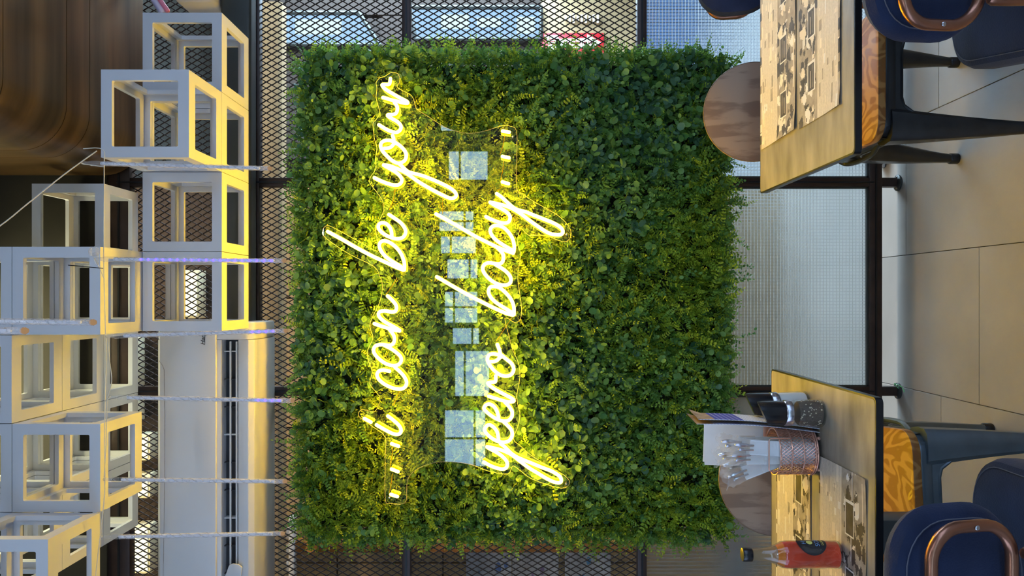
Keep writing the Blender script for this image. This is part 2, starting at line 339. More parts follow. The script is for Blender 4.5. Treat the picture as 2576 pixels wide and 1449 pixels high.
for nm,xa,xb,y1,zt in (('wall_left',-3.7,-3.6,6.9,4.05),('wall_right',3.5,3.6,2.9,3.5)):
    m=MB().box(xa,xb,-4.6,y1,0,.85).box(xa,xb,-4.6,y1,2.75,zt); pv=-4.6
    for a,b in SW: m.box(xa,xb,pv,a,.85,2.75); pv=b
    m.box(xa,xb,pv,y1,.85,2.75); tag(m.build(nm,M['roomwall'],smooth=False),kind='structure')
    for k,(a,b) in enumerate(SW):
        wn=empty(f'window_{(9 if xa<0 else 12)+k}',((xa+xb)/2,(a+b)/2,.85),kind='structure'); h=(b-a)/2  # window shape for the added side fill
        MB().box(-.005,.005,-h+.03,h-.03,.03,1.87).build('pane',M['sidefill'],wn,smooth=False); fm=MB()
        for q in ((-h,-h+.03,0,1.9),(h-.03,h,0,1.9),(-h,h,0,.03),(-h,h,1.87,1.9),(-.015,.015,0,1.9)): fm.box(-.03,.03,q[0],q[1],q[2],q[3])
        fm.build('window_frame',M['frame'],wn,smooth=False)
# back wall of the room with a strip of high windows (they mirror in the acrylic of the sign)
wb=MB(); zs=(1.70,2.45)
cols=[(-3.3,-2.3,1.80,2.40),(-2.15,-1.40,1.80,2.35),(-1.26,-.65,1.75,2.22),(-.60,-.36,1.88,2.25),(-.33,.10,1.90,2.35),(.23,.51,1.90,2.32),(.55,.80,1.92,2.40),(.83,1.12,1.95,2.42),(1.48,1.88,1.77,2.30),(2.1,3.2,1.80,2.40)]
wb.box(-3.6,3.6,-4.6,-4.5,0,zs[0]); wb.box(-3.6,3.6,-4.6,-4.5,zs[1],3.45)
prev=-3.6
for a,b,z0,z1 in cols: wb.box(prev,a,-4.6,-4.5,zs[0],zs[1]); wb.box(a,b,-4.6,-4.5,zs[0],z0); wb.box(a,b,-4.6,-4.5,z1,zs[1]); prev=b
wb.box(prev,3.6,-4.6,-4.5,zs[0],zs[1]); tag(wb.build('wall_back',M['roomwall'],smooth=False),kind='structure')
for i,(a,b,z0,z1) in enumerate(cols):
    wn=empty(f'window_{i+20}',((a+b)/2,-4.55,z0),kind='structure'); hw=(b-a)/2; hz=z1-z0
    MB().box(-hw+.02,hw-.02,.0,.01,.02,hz-.02).build('pane',M['backwin'],wn,smooth=False)
    fm=MB(); tz=hz*(.28 if i%2 else .7)
    for q in ((-hw,-hw+.02,0,hz),(hw-.02,hw,0,hz),(-hw,hw,0,.02),(-hw,hw,hz-.02,hz),(-hw,hw,tz-.012,tz+.012)): fm.box(q[0],q[1],-.02,.04,q[2],q[3])
    if i%3==1: fm.box(-.012,.012,-.02,.04,0,hz)
    fm.build('window_frame',M['frame'],wn,smooth=False)
# linear lamps on the ceiling of the room
for i,(x,y) in enumerate(((-1.5,-.6),(1.5,-.6),(-1.2,-2.4),(1.2,-2.4),(0,.35))):
    lt=empty('linear_lamp',(x,y,3.42),label='long white linear ceiling lamp over the dining room',cat='lamp',group='linear ceiling lamps of the dining room')
    MB().box(-.62,.62,-.05,.05,-.05,0).build('housing',M['white'],lt,bev=.004)
    MB().box(-.60,.60,-.04,.04,-.058,-.05).build('diffuser',M['lamp'],lt,smooth=False)
# ------------------------------------------------------------------ partition: posts, rails, glass below, expanded mesh above
wf=empty('wall_front',(0,0,0),kind='structure')
P0=wx(460); SP=P0-wx(983); posts=[P0+SP*k for k in (2,1,0,-1,-2,-3)]
for p in posts:
    MB().box(p-.017,p+.017,YW-.02,YW+.02,.012,2.93).build('post',M['frame'],wf,bev=.003)
    MB().box(p-.003,p+.003,YW-.024,YW-.02,.1,2.9).build('post_seam',M['black'],wf,smooth=False)
    MB().lathe([(.030,0),(.030,.006),(.026,.009),(.012,.012)],20,(p,YW)).build('floor_flange',M['beam'],wf)
    for sx,sy in ((.02,-.008),(-.02,-.008),(0,.021)):
        MB().lathe([(.0048,.0065),(.0048,.011),(.003,.0125)],8,(p+sx,YW+sy)).build('bolt',M['chrome'],wf)
XL,XR=posts[-1],posts[0]
for z0,z1 in ((wz(2213),wz(2181)),(wz(1625),wz(1601)),(wz(1035),wz(1013)),(2.372,2.408),(2.85,2.93)):
    MB().box(XL,XR,YW-.022,YW+.022,z0,z1).build('rail',M['frame'],wf,bev=.003)
    MB().box(XL,XR,YW-.026,YW-.022,(z0+z1)/2-.003,(z0+z1)/2+.003).build('rail_bead',M['black'],wf,smooth=False)
for k in range(len(posts)-1):
    x1,x0=posts[k]-.017,posts[k+1]+.017
    gm = M['ribbed'] if k>=3 else M['wired']
    MB().box(x0,x1,YW-.003,YW+.003,wz(2181),wz(1625)).build('pane',gm,wf,smooth=False)
    # glazing beads round the pane
    g=MB()
    g.box(x0,x1,YW-.012,YW-.004,wz(2181),wz(2181)+.006); g.box(x0,x0+.006,YW-.012,YW-.004,wz(2181),wz(1625)); g.box(x1-.006,x1,YW-.012,YW-.004,wz(2181),wz(1625))
    g.build('glazing_bead',M['beam'],wf,smooth=False)
def expanded(x0,x1,z0,z1,pz=.0200,pxx=.0115,w=.0034,t=.002):
    V=[];Fc=[]; nx=int((x1-x0)/pxx); nz=int((z1-z0)/pz)
    sx=(x1-x0)/nx; sz=(z1-z0)/nz; vi=0
    I,J=np.meshgrid(np.arange(nz),np.arange(nx),indexing='ij'); I=I.ravel(); J=J.ravel()
    flip=((I+J)%2)
    xa=x0+(J+flip)*sx; xb=x0+(J+1-flip)*sx; za=z0+I*sz; zb=za+sz
    d=np.stack([xb-xa,zb-za],1); d/=np.linalg.norm(d,axis=1)[:,None]; nrm=np.stack([-d[:,1],d[:,0]],1)*(w/2)
    n=len(xa); P=np.zeros((n,8,3))
    for e,(ex,ez) in enumerate(((xa,za),(xb,zb))):
        for q,(s1,s2) in enumerate(((-1,-1),(1,-1),(1,1),(-1,1))):
            P[:,e*4+q,0]=ex+s1*nrm[:,0]; P[:,e*4+q,2]=ez+s1*nrm[:,1]; P[:,e*4+q,1]=YW+s2*t+ (e-.5)*.003*np.where(flip==1,1,-1)
    base=np.arange(n)[:,None,None]*8
    q=np.array([[0,1,5,4],[1,2,6,5],[2,3,7,6],[3,0,4,7]])[None]
    return P.reshape(-1,3), (base+q).reshape(-1,4)
def np_mesh(name, V, Fq, mats, mi=None, smooth=False):
    me=bpy.data.meshes.new(name); k=Fq.shape[1]
    me.vertices.add(len(V)); me.vertices.foreach_set('co', np.ascontiguousarray(V,dtype=np.float32).ravel())
    me.loops.add(Fq.size); me.loops.foreach_set('vertex_index', np.ascontiguousarray(Fq,dtype=np.int32).ravel())
    me.polygons.add(len(Fq)); me.polygons.foreach_set('loop_start', np.arange(0,Fq.size,k,dtype=np.int32))
    for m in (mats if isinstance(mats,(list,tuple)) else [mats]): me.materials.append(m)
    if mi is not None: me.polygons.foreach_set('material_index', mi.astype(np.int32))
    if smooth: me.polygons.foreach_set('use_smooth', np.ones(len(Fq),bool))
    me.update(calc_edges=True); return me
for k in range(len(posts)-1):
    x1,x0=posts[k]-.017,posts[k+1]+.017
    for z0,z1 in ((wz(1601),wz(1035)),(wz(1013),2.372),(2.408,2.85)):
        V,Q=expanded(x0,x1,z0,z1); obj('mesh_panel',np_mesh('mesh_panel',V,Q,M['meshst']),wf)
tag(MB().box(-3.6,3.6,YW-.03,3.05,2.93,3.95).build('wall_front_bulkhead',M['dark'],smooth=False),kind='structure')
for x0,x1 in ((-3.6,XL-.017),(XR+.017,3.6)): tag(MB().box(x0,x1,YW-.03,YW+.05,0,2.93).build('wall_front_end',M['roomwall'],smooth=False),kind='structure')
bm_=MB().prism(rrect(-.035,.035,2.377,2.487,.012),XL,XR,axis='x',T=Matrix.Translation((0,2.893,0))).build('steel_beam',M['beam']); tag(bm_,'dark grey horizontal steel beam behind the white cubes','beam')
# ================================================================== corridor beyond the partition
wt=empty('wall_corridor',(0,4.3,0),kind='structure')
MB().box(-3.6,.62,.02,.10,0,3.95).build('wall_core',M['brownwall'],wt,smooth=False)
ex=[-3.6,-2.9,-2.16,-1.43,-.70,0,.62]; ez=[0,.62,1.22,1.82,2.39,3.0]
for i in range(len(ex)-1):
    for j in range(len(ez)-1):
        MB().box(ex[i]+.004,ex[i+1]-.004,-.005,.02,ez[j]+.004,ez[j+1]-.004).build('wall_panel',M['tan'],wt,smooth=False)
so=MB().prism(rrect(2.609,2.742,4.02,4.12,.02),-3.5,1.50,axis='x',T=Matrix(((1,0,0,0),(0,0,1,0),(0,1,0,0),(0,0,0,1)))).build('board_soffit',M['soffit']); tag(so,'long tan wooden board running behind the mesh above the hedge','board')
# lit cream light boxes high on the corridor wall
LBL=['wide cream lit box above the white lattice cabinet on the corridor wall','narrow cream lit box next to the wide one above the lattice cabinet','narrow tall cream lit box third along the wall from the lattice cabinet','narrow short cream lit box beside the broad lit box behind the mesh','broad cream lit box above the end of the air conditioner behind the mesh','low cream lit box seen through the open frame cube by the air conditioner']
for i,(x0,x1,z0,z1) in enumerate(((-1.46,-1.20,3.36,3.6),(-1.06,-.93,3.36,3.6),(-.86,-.72,3.36,3.6),(-.66,-.53,3.43,3.6),(-.50,-.21,3.43,3.66),(-.107,.149,3.10,3.215))):
    lb=empty('light_box',((x0+x1)/2,4.27,z0),label=LBL[i],cat='light box'); h=(x1-x0)/2
    MB().box(-h,h,-.06,.03,0,z1-z0).build('case',M['cream'],lb,bev=.004); MB().box(-h+.015,h-.015,-.066,-.06,.015,z1-z0-.015).build('diffuser',M['corrlamp'],lb,smooth=False)
tag(MB().box(-1.345,-1.285,4.20,4.29,.0,2.62).build('wooden_post',M['orange'],bev=.004),'orange brown wooden post on the corridor wall beside the posters','post')
for (xa,xb,pos,lab) in ((1173,1287,1,'pale blue painted poster split from its neighbour by a thin gap'),(1289,1405,2,'pale grey painted poster beside a thin gap on the tan wall'),(1421,1536,3,'pale painted poster hanging lowest on the tan corridor wall')):
    D=4.285; z1=CAMH-(xa-VX)/F*D; z0=CAMH-(xb-VX)/F*D; xr=(VY-1372)/F*D
    po=empty('poster',(xr-.3,D,z0),label=lab,cat='poster')
    MB().box(-.3,.3,-.006,.005,0,z1-z0).build('sheet',M['poster'],po,smooth=False)
    sp=MB(); rr=random.Random(pos)
    for q in range(7):
        cx,cz,r=rr.uniform(-.05,.27),rr.uniform(.03,z1-z0-.03),rr.uniform(.006,.022)
        sp.lathe([(r,0),(r*.9,.0012)],9,T=Matrix.Translation((cx,-.0062,cz))@Matrix.Rotation(PI/2,4,'X')@Matrix.Diagonal((1.5,.8,1,1)))
    sp.build('paint_blots',mat(f'paint_{pos}',((.12,.22,.55),(.25,.2,.4),(.1,.3,.6))[pos-1],.7),po)
for x in (-2.2,-.9,.4,1.7):  # unseen lamps added to brighten the tan corridor wall and board
    lt=empty('corridor_emitter',(x,3.72,3.95),label='added warm fill light on the corridor ceiling beyond the partition',cat='lamp',group='added corridor fill lights')
    MB().box(-.5,.5,-.04,.04,-.05,0).build('housing',M['white'],lt,bev=.004); MB().box(-.48,.48,-.03,.03,-.058,-.05).build('diffuser',M['corrfill'],lt,smooth=False)
# white lattice cabinet seen between the air conditioner and the hedge
lc=empty('lattice_cabinet',(-1.45,4.2,2.62),label='white slatted cabinet front glimpsed under the air conditioner through the mesh',cat='cabinet')
for q in range(6): MB().box(-.24+.085*q,-.19+.085*q,-.02,.02,0,.20).build('slat',M['white'],lc,bev=.002)
MB().box(-.27,.30,-.02,.03,-.03,0).build('bottom_rail',M['white'],lc,bev=.002); MB().box(-.27,.30,-.02,.03,.20,.23).build('top_rail',M['white'],lc,bev=.002)
# far wall to the right with windows, sign column and glazed shop front
DF=6.2; kf=DF/F
tag(MB().box(-3.6,2.78,6.75,6.9,0,3.95).build('wall_far',M['brownwall'],smooth=False),kind='structure')
def fpt(x,y): return (VY-y)*kf, CAMH-(x-VX)*kf
fw=MB(); 
wfar=empty('wall_far_shop',(0,DF,0),kind='structure')
fa=[fpt(*p) for p in ((716,36),(905,36),(957,116),(716,116))]; fb=[fpt(*p) for p in ((1034,22),(1361,22),(1361,102),(1046,102))]
for nm,poly in (('window_6',fa),('window_7',fb)):
    wn=empty(nm,(0,DF,0),kind='structure'); MB().prism(poly,-.01,.0).build('pane',M['farwin'],wn,smooth=False)
    cx=sum(p[0] for p in poly)/4; cz=sum(p[1] for p in poly)/4
    fr=MB()
    for a,b in zip(poly,poly[1:]+poly[:1]): fr.tube([(a[0],-.03,a[1]),(b[0],-.03,b[1])],.018,6)
    fr.build('window_frame',M['beam'],wn)
for xx0,xx1,yy0,yy1 in ((745,860,52,88),(1110,1180,40,74),(1200,1260,48,70),(1300,1345,46,86)):      # paler reflections in the windows, put in as glowing boxes
    a,b=fpt(xx0,yy0),fpt(xx1,yy1); MB().box(b[0],a[0],-.03,-.012,b[1],a[1]).build('reflection_pane',M['farreflect'],bpy.data.objects['window_6'] if xx0<1000 else bpy.data.objects['window_7'],smooth=False)
# brown wall boards around the windows
for (xa,ya,xb,yb) in ((600,-78,716,150),(716,116,1034,400),(716,-78,1034,36),(957,36,1034,116),(1034,102,1362,400),(1034,-78,1362,22)):
    a,b=fpt(xa,ya),fpt(xb,yb); MB().box(b[0]+.004,a[0]-.004,.02,.10,b[1]+.004,a[1]-.004).build('wall_board',M['brownwall'],wfar,smooth=False)
a,b=fpt(1362,-60),fpt(1600,160); MB().box(b[0],a[0],.0,.15,b[1],a[1]).build('tan_board',M['tan'],wfar,smooth=False)
a,b=fpt(1600,-78),fpt(1759,500); MB().box(b[0],a[0],.02,.1,0,a[1]).build('glazed_front',emit('blue_shop_glass',(.10,.22,.50),.75),wfar,smooth=False)
a,b=fpt(1362,160),fpt(1600,500); MB().box(b[0],a[0],.02,.1,b[1],a[1]).build('wall_board',M['brownwall'],wfar,smooth=False)
# red arrow sign, its print turned on its side
sg=empty('arrow_sign',(*fpt(1441,120)[:1],DF-.02,fpt(1441,120)[1]),label='red sign with a white arrow pointing down on the tan board',cat='sign')
ks=kf; hx,hz=34*ks,77*ks
MB().box(-hx,hx,-.008,.01,-hz,hz).build('board',M['red'],sg,bev=.002)
def sp2(x,y): return ((120-y)*ks,(1441-x)*ks)
MB().prism([sp2(*p) for p in ((1398,101),(1476,99),(1476,89),(1512,110),(1476,136),(1476,124),(1398,124))],-.012,-.008).build('arrow',M['signw'],sg,smooth=False)
MB().prism([sp2(*p) for p in ((1369,93),(1402,92),(1410,112),(1402,136),(1372,137),(1380,115))],-.012,-.008).build('emblem',M['signw'],sg,smooth=False)
lt=MB(); rr=random.Random(3)
for q in range(14):
    x=1418+q*5.6; y0=107+rr.random()*1.5; a_,b_=sp2(x,y0),sp2(x+rr.choice((1.6,3.4)),y0+7); lt.box(b_[0],a_[0],-.014,-.012,b_[1],a_[1])
    if q%3==0: a_,b_=sp2(x,y0+3),sp2(x+4.2,y0+4.6); lt.box(b_[0],a_[0],-.014,-.012,b_[1],a_[1])
for q in range(3): a_,b_=sp2(1380,102+q*5),sp2(1397,103.5+q*5); lt.box(b_[0],a_[0],-.014,-.012,b_[1],a_[1])
lt.build('lettering',M['signl'],sg,smooth=False)
wl=empty('raised_lettering',(*fpt(1465,50)[:1],DF-.02,fpt(1465,50)[1]),label='cream raised lettering on the tan board above the red sign',cat='lettering')
for q in range(9):
    x=1420+q*10; h=12+6*((q*7)%3); a_,b_=((50-(50-h/2))*kf,(1465-x)*kf),((50-(50+h/2))*kf,(1465-x-5)*kf)
    MB().box(b_[0],a_[0],-.02,.0,b_[1],a_[1]).build('letter',M['signw'],wl,smooth=False)
# tall daylight shop front closing the corridor on the right
wr=empty('window_8',(2.62,4.95,0),kind='structure')
for q in range(4):
    y0=-1.75+q*.88; MB().box(-.01,.0,y0+.04,y0+.84,1.15,3.3).build('pane',M['corrwin'],wr,smooth=False); MB().box(-.05,.05,y0-.02,y0+.02,1.1,3.35).build('mullion',M['frame'],wr,smooth=False)
tag(MB().box(2.68,2.78,3.05,6.75,0,3.95).build('wall_corridor_end',M['brownwall'],smooth=False),kind='structure')
# power socket on the floor behind the partition
sk=empty('floor_socket',(.545,3.06,0),-.35,label='white double power socket standing on the floor beside a post',cat='socket')
MB().box(-.042,.042,-.012,.020,0,.062).build('back_box',M['sockk'],sk,bev=.004)
MB().box(-.040,.040,-.018,-.012,.004,.058).build('faceplate',M['sock'],sk,bev=.003)
for s in (-1,1): MB().lathe([(.015,0),(.015,.004),(.012,.004)],20,T=Matrix.Translation((s*.019,-.0175,.031))@Matrix.Rotation(PI/2,4,'X')).build('socket_hole',M['sockk'],sk)
gt=MB().tube(smooth_path([(wx(983)+.012,YW-.02,.010),(wx(983)+.03,YW-.03,.030),(wx(983)+.02,YW-.05,.012),(wx(983)+.002,YW-.055,.005)]),.0014,6).build('twine_loop',M['greentie']); tag(gt,'bright green twine loop on the floor flange of a post','twine')
# ================================================================== bronze duct under the ceiling
XD,ZB,R=.45,2.79,.14
prof=[(XD+R-R*math.sin(a),ZB+R-R*math.cos(a)) for a in [PI/2*i/10 for i in range(10,-1,-1)]]
prof=[(XD,3.40)]+prof+[(3.2,ZB),(3.2,3.40)]
du=empty('bronze_duct',(0,0,ZB),label='big bronze clad duct with a rounded edge under the ceiling above the cubes',cat='duct')
ys=[.6,1.25,1.62,1.90,2.12,2.42,2.55,2.915]
for a,b in zip(ys[:-1],ys[1:]):
    MB().prism([(p[0],p[1]-ZB) for p in prof][::-1],a+.0015,b-.0015).build('cladding_sheet',M['bronze'],du)
inner=[(p[0]+.004,max(p[1]-ZB,.004)) for p in prof]; MB().prism(inner[::-1],.62,2.90).build('duct_core',M['dark'],du)
# ================================================================== white open-frame cubes
S=.245; G=.0009
def frame_panel(name, w, h, t, rail, r):     # flat square ring in the XZ plane, thickness along y
    o=rrect(-w/2,w/2,-h/2,h/2,.0015,1); n=6
    inn=rrect(-w/2+rail,w/2-rail,-h/2+rail,h/2-rail,r,n)
    bm=bmesh.new()
    oc=[(-w/2,-h/2),(w/2,-h/2),(w/2,h/2),(-w/2,h/2)]
    # order: the inner loop starts at the bottom right corner
    ov=[[bm.verts.new((x,y,z)) for (x,z) in ((w/2,-h/2),(w/2,h/2),(-w/2,h/2),(-w/2,-h/2))] for y in (-t/2,t/2)]
    iv=[[bm.verts.new((x,y,z)) for (x,z) in inn] for y in (-t/2,t/2)]; k=n+1
    for c in range(4):
        for y,rev in ((0,False),(1,True)):
            for i in range(n):
                f=[ov[y][c],iv[y][c*k+i+1],iv[y][c*k+i]]; bm.faces.new(f[::-1] if rev else f)
            f=[ov[y][c],ov[y][(c+1)%4],iv[y][((c+1)%4)*k],iv[y][c*k+n]]; bm.faces.new(f[::-1] if rev else f)
        bm.faces.new([ov[0][c],ov[1][c],ov[1][(c+1)%4],ov[0][(c+1)%4]])
    L=len(inn)
    for i in range(L): bm.faces.new([iv[0][i],iv[0][(i+1)%L],iv[1][(i+1)%L],iv[1][i]])
    bmesh.ops.recalc_face_normals(bm,faces=bm.faces)
    me=bpy.data.meshes.new(name); bm.to_mesh(me); bm.free(); me.materials.append(M['white']); return me
c_=S-2*G; th=.013
MF=frame_panel('front_frame',c_,c_,th,.030,.004); MT=frame_panel('top_frame',c_,c_-2*th,th,.030-.000,.004); MS=frame_panel('side_frame',c_-2*th,c_-2*th,th,.030-.013,.004)
def make_cube(colx, row, lay, label):
    x=colx+S/2; y=2.197+S*lay+S/2; z=2.3255+S*row+S/2
    o=empty('open_frame_cube',(x,y,z),label=label,cat='cube frame')
    h=c_/2-th/2
    obj('front_frame',MF,o,(0,-h,0)); obj('back_frame',MF,o,(0,h,0))
    for nm,s in (('top_frame',1),('bottom_frame',-1)): q=obj(nm,MT,o,(0,0,s*h)); q.rotation_euler=(PI/2,0,0)
    for s in (1,-1): q=obj('side_frame',MS,o,(s*h,0,0)); q.rotation_euler=(0,0,PI/2)
    return o
colX={'a':.633,'b':.388,'c':.143,'d':-.102,'e':-.347,'f':-.592,'g':-.837}
ordn={'a':'first','b':'second','c':'third','d':'fourth','e':'fifth','f':'sixth','g':'seventh'}
rown={0:'bottom row',1:'middle row',2:'top row'}; layn={-1:'foremost layer',0:'front layer',1:'middle layer',2:'rear layer by the mesh'}
cubes=[('a',0,1),('b',0,1),('c',0,1),('d',0,1),('b',0,0),('d',1,0),('d',1,1),('f',1,0),('g',1,-1),('c',2,2)]
cubes+=[(c,2,l) for c in 'defg' for l in (0,1,2)]
for c,r,l in cubes: make_cube(colX[c],r,l,f'white open frame cube, {rown[r]}, {layn[l]}, {ordn[c]} from the bronze duct')
# warm panel lamp above the cubes
pl=empty('panel_lamp',(-.35,2.75,3.42),label='warm square panel lamp on the dark ceiling above the cubes',cat='lamp')
MB().box(-.42,.42,-.17,.17,-.04,0).build('housing',M['white'],pl,bev=.004); MB().box(-.40,.40,-.15,.15,-.046,-.04).build('diffuser',M['cubelamp'],pl,smooth=False)
# ================================================================== air conditioner
ac=empty('air_conditioner',(0,0,2.31),label='white wall mounted air conditioner with an open outlet under the cubes',cat='air conditioner')
AX1,AX0=-.082,-1.10; YF=2.70
def az(x,D=YF): return CAMH-(x-VX)/F*D-2.31
prof=[(2.93,.0),(2.76,.0),(2.715,.012),(2.703,.035),(2.700,az(548)),(2.700,az(548))]
body=[(2.925,0.0),(2.78,0.0),(2.728,.010),(2.712,.026),(2.712,az(596)),(2.775,az(592)),(2.775,az(557)),(2.704,az(556)),(2.704,az(405)),(2.735,az(386)),(2.925,az(386))]
MB().prism(body,AX0,AX1-.06,axis='x').build('body',M['acw'],ac,bev=.002)
MB().prism([(2.925,0.0),(2.78,0.0),(2.728,.010),(2.710,.030),(2.703,.06),(2.703,az(405)),(2.735,az(386)),(2.925,az(386))],AX1-.06,AX1,axis='x').build('end_cap',M['acw'],ac,bev=.006)
MB().box(AX0+.01,AX1-.004,2.692,2.706,az(545),az(404)).build('front_panel',M['acw'],ac,bev=.003)
MB().box(AX0+.06,AX1-.062,2.745,2.776,az(593),az(557)).build('outlet',M['acin'],ac,smooth=False)
fl_=MB().prism([(2.712,az(622)),(2.716,az(622)),(2.760,az(598)),(2.757,az(596))],AX0+.06,AX1-.066,axis='x').build('flap',M['acw'],ac,bev=.001)
for x in (575,590.5): MB().box(AX0+.06,AX1-.066,2.716,2.724,az(x+2.2),az(x-2.2)).build('louver',M['acw'],ac,bev=.001)
for k in range(9): 
    xx=AX1-.10-.095*k; MB().box(xx-.0015,xx+.0015,2.718,2.77,az(590),az(559)).build('louver_fin',M['acin'] if k%3 else M['acw'],ac,smooth=False)
MB().tube(smooth_path([(AX1-.13,2.6915,az(403)),(AX1-.155,2.6915,az(414)),(AX1-.2,2.6915,az(416)),(AX1-.5,2.6915,az(417)),(AX0+.06,2.6915,az(412))]),.0007,5).build('panel_crease',M['mp_mid'],ac)
tl=obj('logo',text_mesh('logo','Harp',.020,.0003,.3),ac,((VY-853)/F*2.69,2.6905,az(509,2.69)-.002)); tl.rotation_euler=(PI/2,0,0); tl.data.materials.append(M['acin'])
MB().box((VY-865)/F*2.69,(VY-843)/F*2.69,2.691,2.6925,az(515.5,2.69),az(514.5,2.69)).build('logo_line',M['acin'],ac,smooth=False)
MB().prism([(-.945,az(606)),(-.915,az(609)),(-.905,az(600)),(-.902,az(585)),(-.908,az(576)),(-.945,az(566))],2.700,2.706,).build('deflector_tab',M['acw'],ac,bev=.001)
# ================================================================== hanging LED tubes with their cords
def led_tube(y0,x0,y1,x1,D,label,lit=(),rad=.0062):
    a=px(x0,y0,D); b=px(x1,y1,D); o=empty('led_tube',b,label=label,cat='led tube',group='hanging LED tubes'); a=a-b; ln=a.length; d=a.normalized()
    MB().tube([d*.004,d*(ln*.90)],rad,14,caps=False).build('tube',M['ledtube'],o)
    sp=MB(); k=60
    for s in (0,1):
        sp.tube([d*(ln*.9*i/k)+Vector((math.cos(i*.9+s*PI)*rad*.93,math.sin(i*.9+s*PI)*rad*.93,0)) for i in range(k+1)],.0011,4)
    sp.build('spiral_rib',M['ledtube'],o)
    MB().tube([d*.03,d*(ln*.9)],[.0040,.0040],6).build('led_board',M['ledstrip'],o)
    MB().tube([Vector((0,0,-.001)),d*.005],rad*.9,12).build('end_cap',M['tip'],o)
    MB().tube([d*(ln*.90),d*(ln*.955),d*(ln*.96),d*(ln)],[rad*1.12,rad*1.12,rad*.8,rad*.7],12).build('socket',M['plastic'],o)
    dots=MB(); n=22
    for i in range(n): 
        p=d*(.035+(ln*.9-.05)*i/(n-1)); 
        if i in lit: MB().lathe([(.001,-.0032),(.0034,-.0015),(.0034,.0015),(.001,.0032)],8,T=Matrix.Translation(p+Vector((0,-.0028,0)))).build('led',M['blue_led'],o)
        else: dots.lathe([(.0008,-.002),(.0022,-.001),(.0022,.001),(.0008,.002)],6,T=Matrix.Translation(p+Vector((0,-.003,0))))
    if dots.v: dots.build('unlit_leds',M['white'],o)
    return a+b
tops=[led_tube(410,208,424,680,2.12,'unlit clear LED tube hanging before the front cube under the duct'),
 led_tube(652,240,656,716,2.12,'clear LED tube glowing blue over most of its length before the cubes',lit=tuple(range(0,19))),
 led_tube(846,268,832,720,2.12,'clear LED tube with faint blue tip beside the air conditioner end',lit=(0,1,2,3)),
 led_tube(999,276,1008,736,2.12,'clear LED tube with four bright blue diodes before the air conditioner',lit=(0,1,2,3)),
 led_tube(1206,262,1211,718,2.12,'unlit clear LED tube before the middle of the air conditioner'),
 led_tube(1351,256,1342,712,2.12,'unlit clear LED tube before the outer part of the air conditioner'),
 led_tube(806,-250,811,236,1.72,'thick unlit clear LED tube hanging in front of the fourth cube column',rad=.0072),
 led_tube(838,-420,832,64,1.55,'short looking thick LED tube reaching down from the ceiling by the cubes',rad=.0072)]
line=[px(210,374,2.16),px(258,376,2.16),px(262,420,2.15),px(261,560,2.15),px(262,700,2.15),px(266,850,2.15),px(266,930,2.15),px(264,1010,2.15),px(263,1110,2.15),px(264,1230,2.15),px(252,1350,2.14),px(240,1460,2.12),px(236,1560,2.12)]
ln=empty('cord_line',line[1],label='white cord strung level in front of the cubes carrying the LED tubes',cat='cord')
def rel(pts,o): return [Vector(p)-Vector(o.location) for p in pts]
MB().tube(rel(smooth_path(line),ln),.0013,6).build('main_cord',M['cord'],ln)
MB().tube(rel(smooth_path([px(270,850,2.145),px(275,900,2.14),px(281,960,2.14),px(270,1010,2.14),px(268,1100,2.14),px(262,1200,2.13)]),ln),.0011,6).build('second_cord',M['cord'],ln)
for t,q in zip(tops[:6],((383,2),(640,4),(846,5),(1003,7),(1206,9),(1351,10))):
    MB().tube(rel(smooth_path([t,t+Vector((0,.012,.006)),line[q[1]]]),ln),.0012,6).build('drop_cord',M['cord'],ln)
dc=MB().tube(smooth_path([px(243,380,2.14),px(160,440,2.08),px(70,512,2.02),px(0,568,1.97),px(-140,660,1.9)]),.0016,6).build('feed_cord',M['cord']); tag(dc,'pale cord running diagonally up to the ceiling from an LED tube','cord')
for i,t in enumerate(tops[6:]):
    c=MB().tube([t,Vector((t.x,t.y,3.42))],.0014,6).build('hanging_cord',M['cord']); tag(c,('thin cord holding the thick LED tube from the ceiling','thin cord holding the short looking LED tube from the ceiling')[i],'cord')
cn=empty('cord_connector',px(236,633,2.13),label='clear plastic cord connector with a black tie before the fourth cube',cat='connector')
o_=Vector(cn.location)
MB().lathe([(.011,-.010),(.012,-.008),(.012,.008),(.009,.010)],14).build('plug',M['plastic'],cn)
MB().tube(rel([px(240,640,2.13),px(245,664,2.13)],cn),[.008,.004],10).build('sleeve',M['plastic'],cn)
MB().tube(rel([px(172,667,2.125),px(215,671,2.122),px(259,675,2.125)],cn),.0012,6).build('tie',M['black'],cn)
# ------------------------------------------------------------------ white box and pink tube above the end of the beam
wbx=empty('junction_box',(1.12,2.87,2.49),label='white plastic box fixed to the mesh above the steel beam',cat='box')
MB().box(-.075,.075,-.07,.06,0,.135).build('case',M['acw'],wbx,bev=.012,seg=3); MB().box(-.066,.066,-.073,-.069,.02,.115).build('cover',M['acw'],wbx,bev=.002)
pk=empty('striped_tube',px(384,10,2.86),label='pink and lilac plastic tube hanging below the bronze duct',cat='tube')
a_,b_,c2=px(372,-60,2.86),px(384,-8,2.86),px(408,30,2.86)
MB().tube(rel(smooth_path([a_,b_,c2]),pk),.012,12).build('lilac_tube',M['lilac'],pk); MB().tube(rel(smooth_path([a_+Vector((.004,0,-.019)),b_+Vector((.004,0,-.019)),c2+Vector((.004,0,-.019))]),pk),.009,12).build('pink_tube',M['pink'],pk)
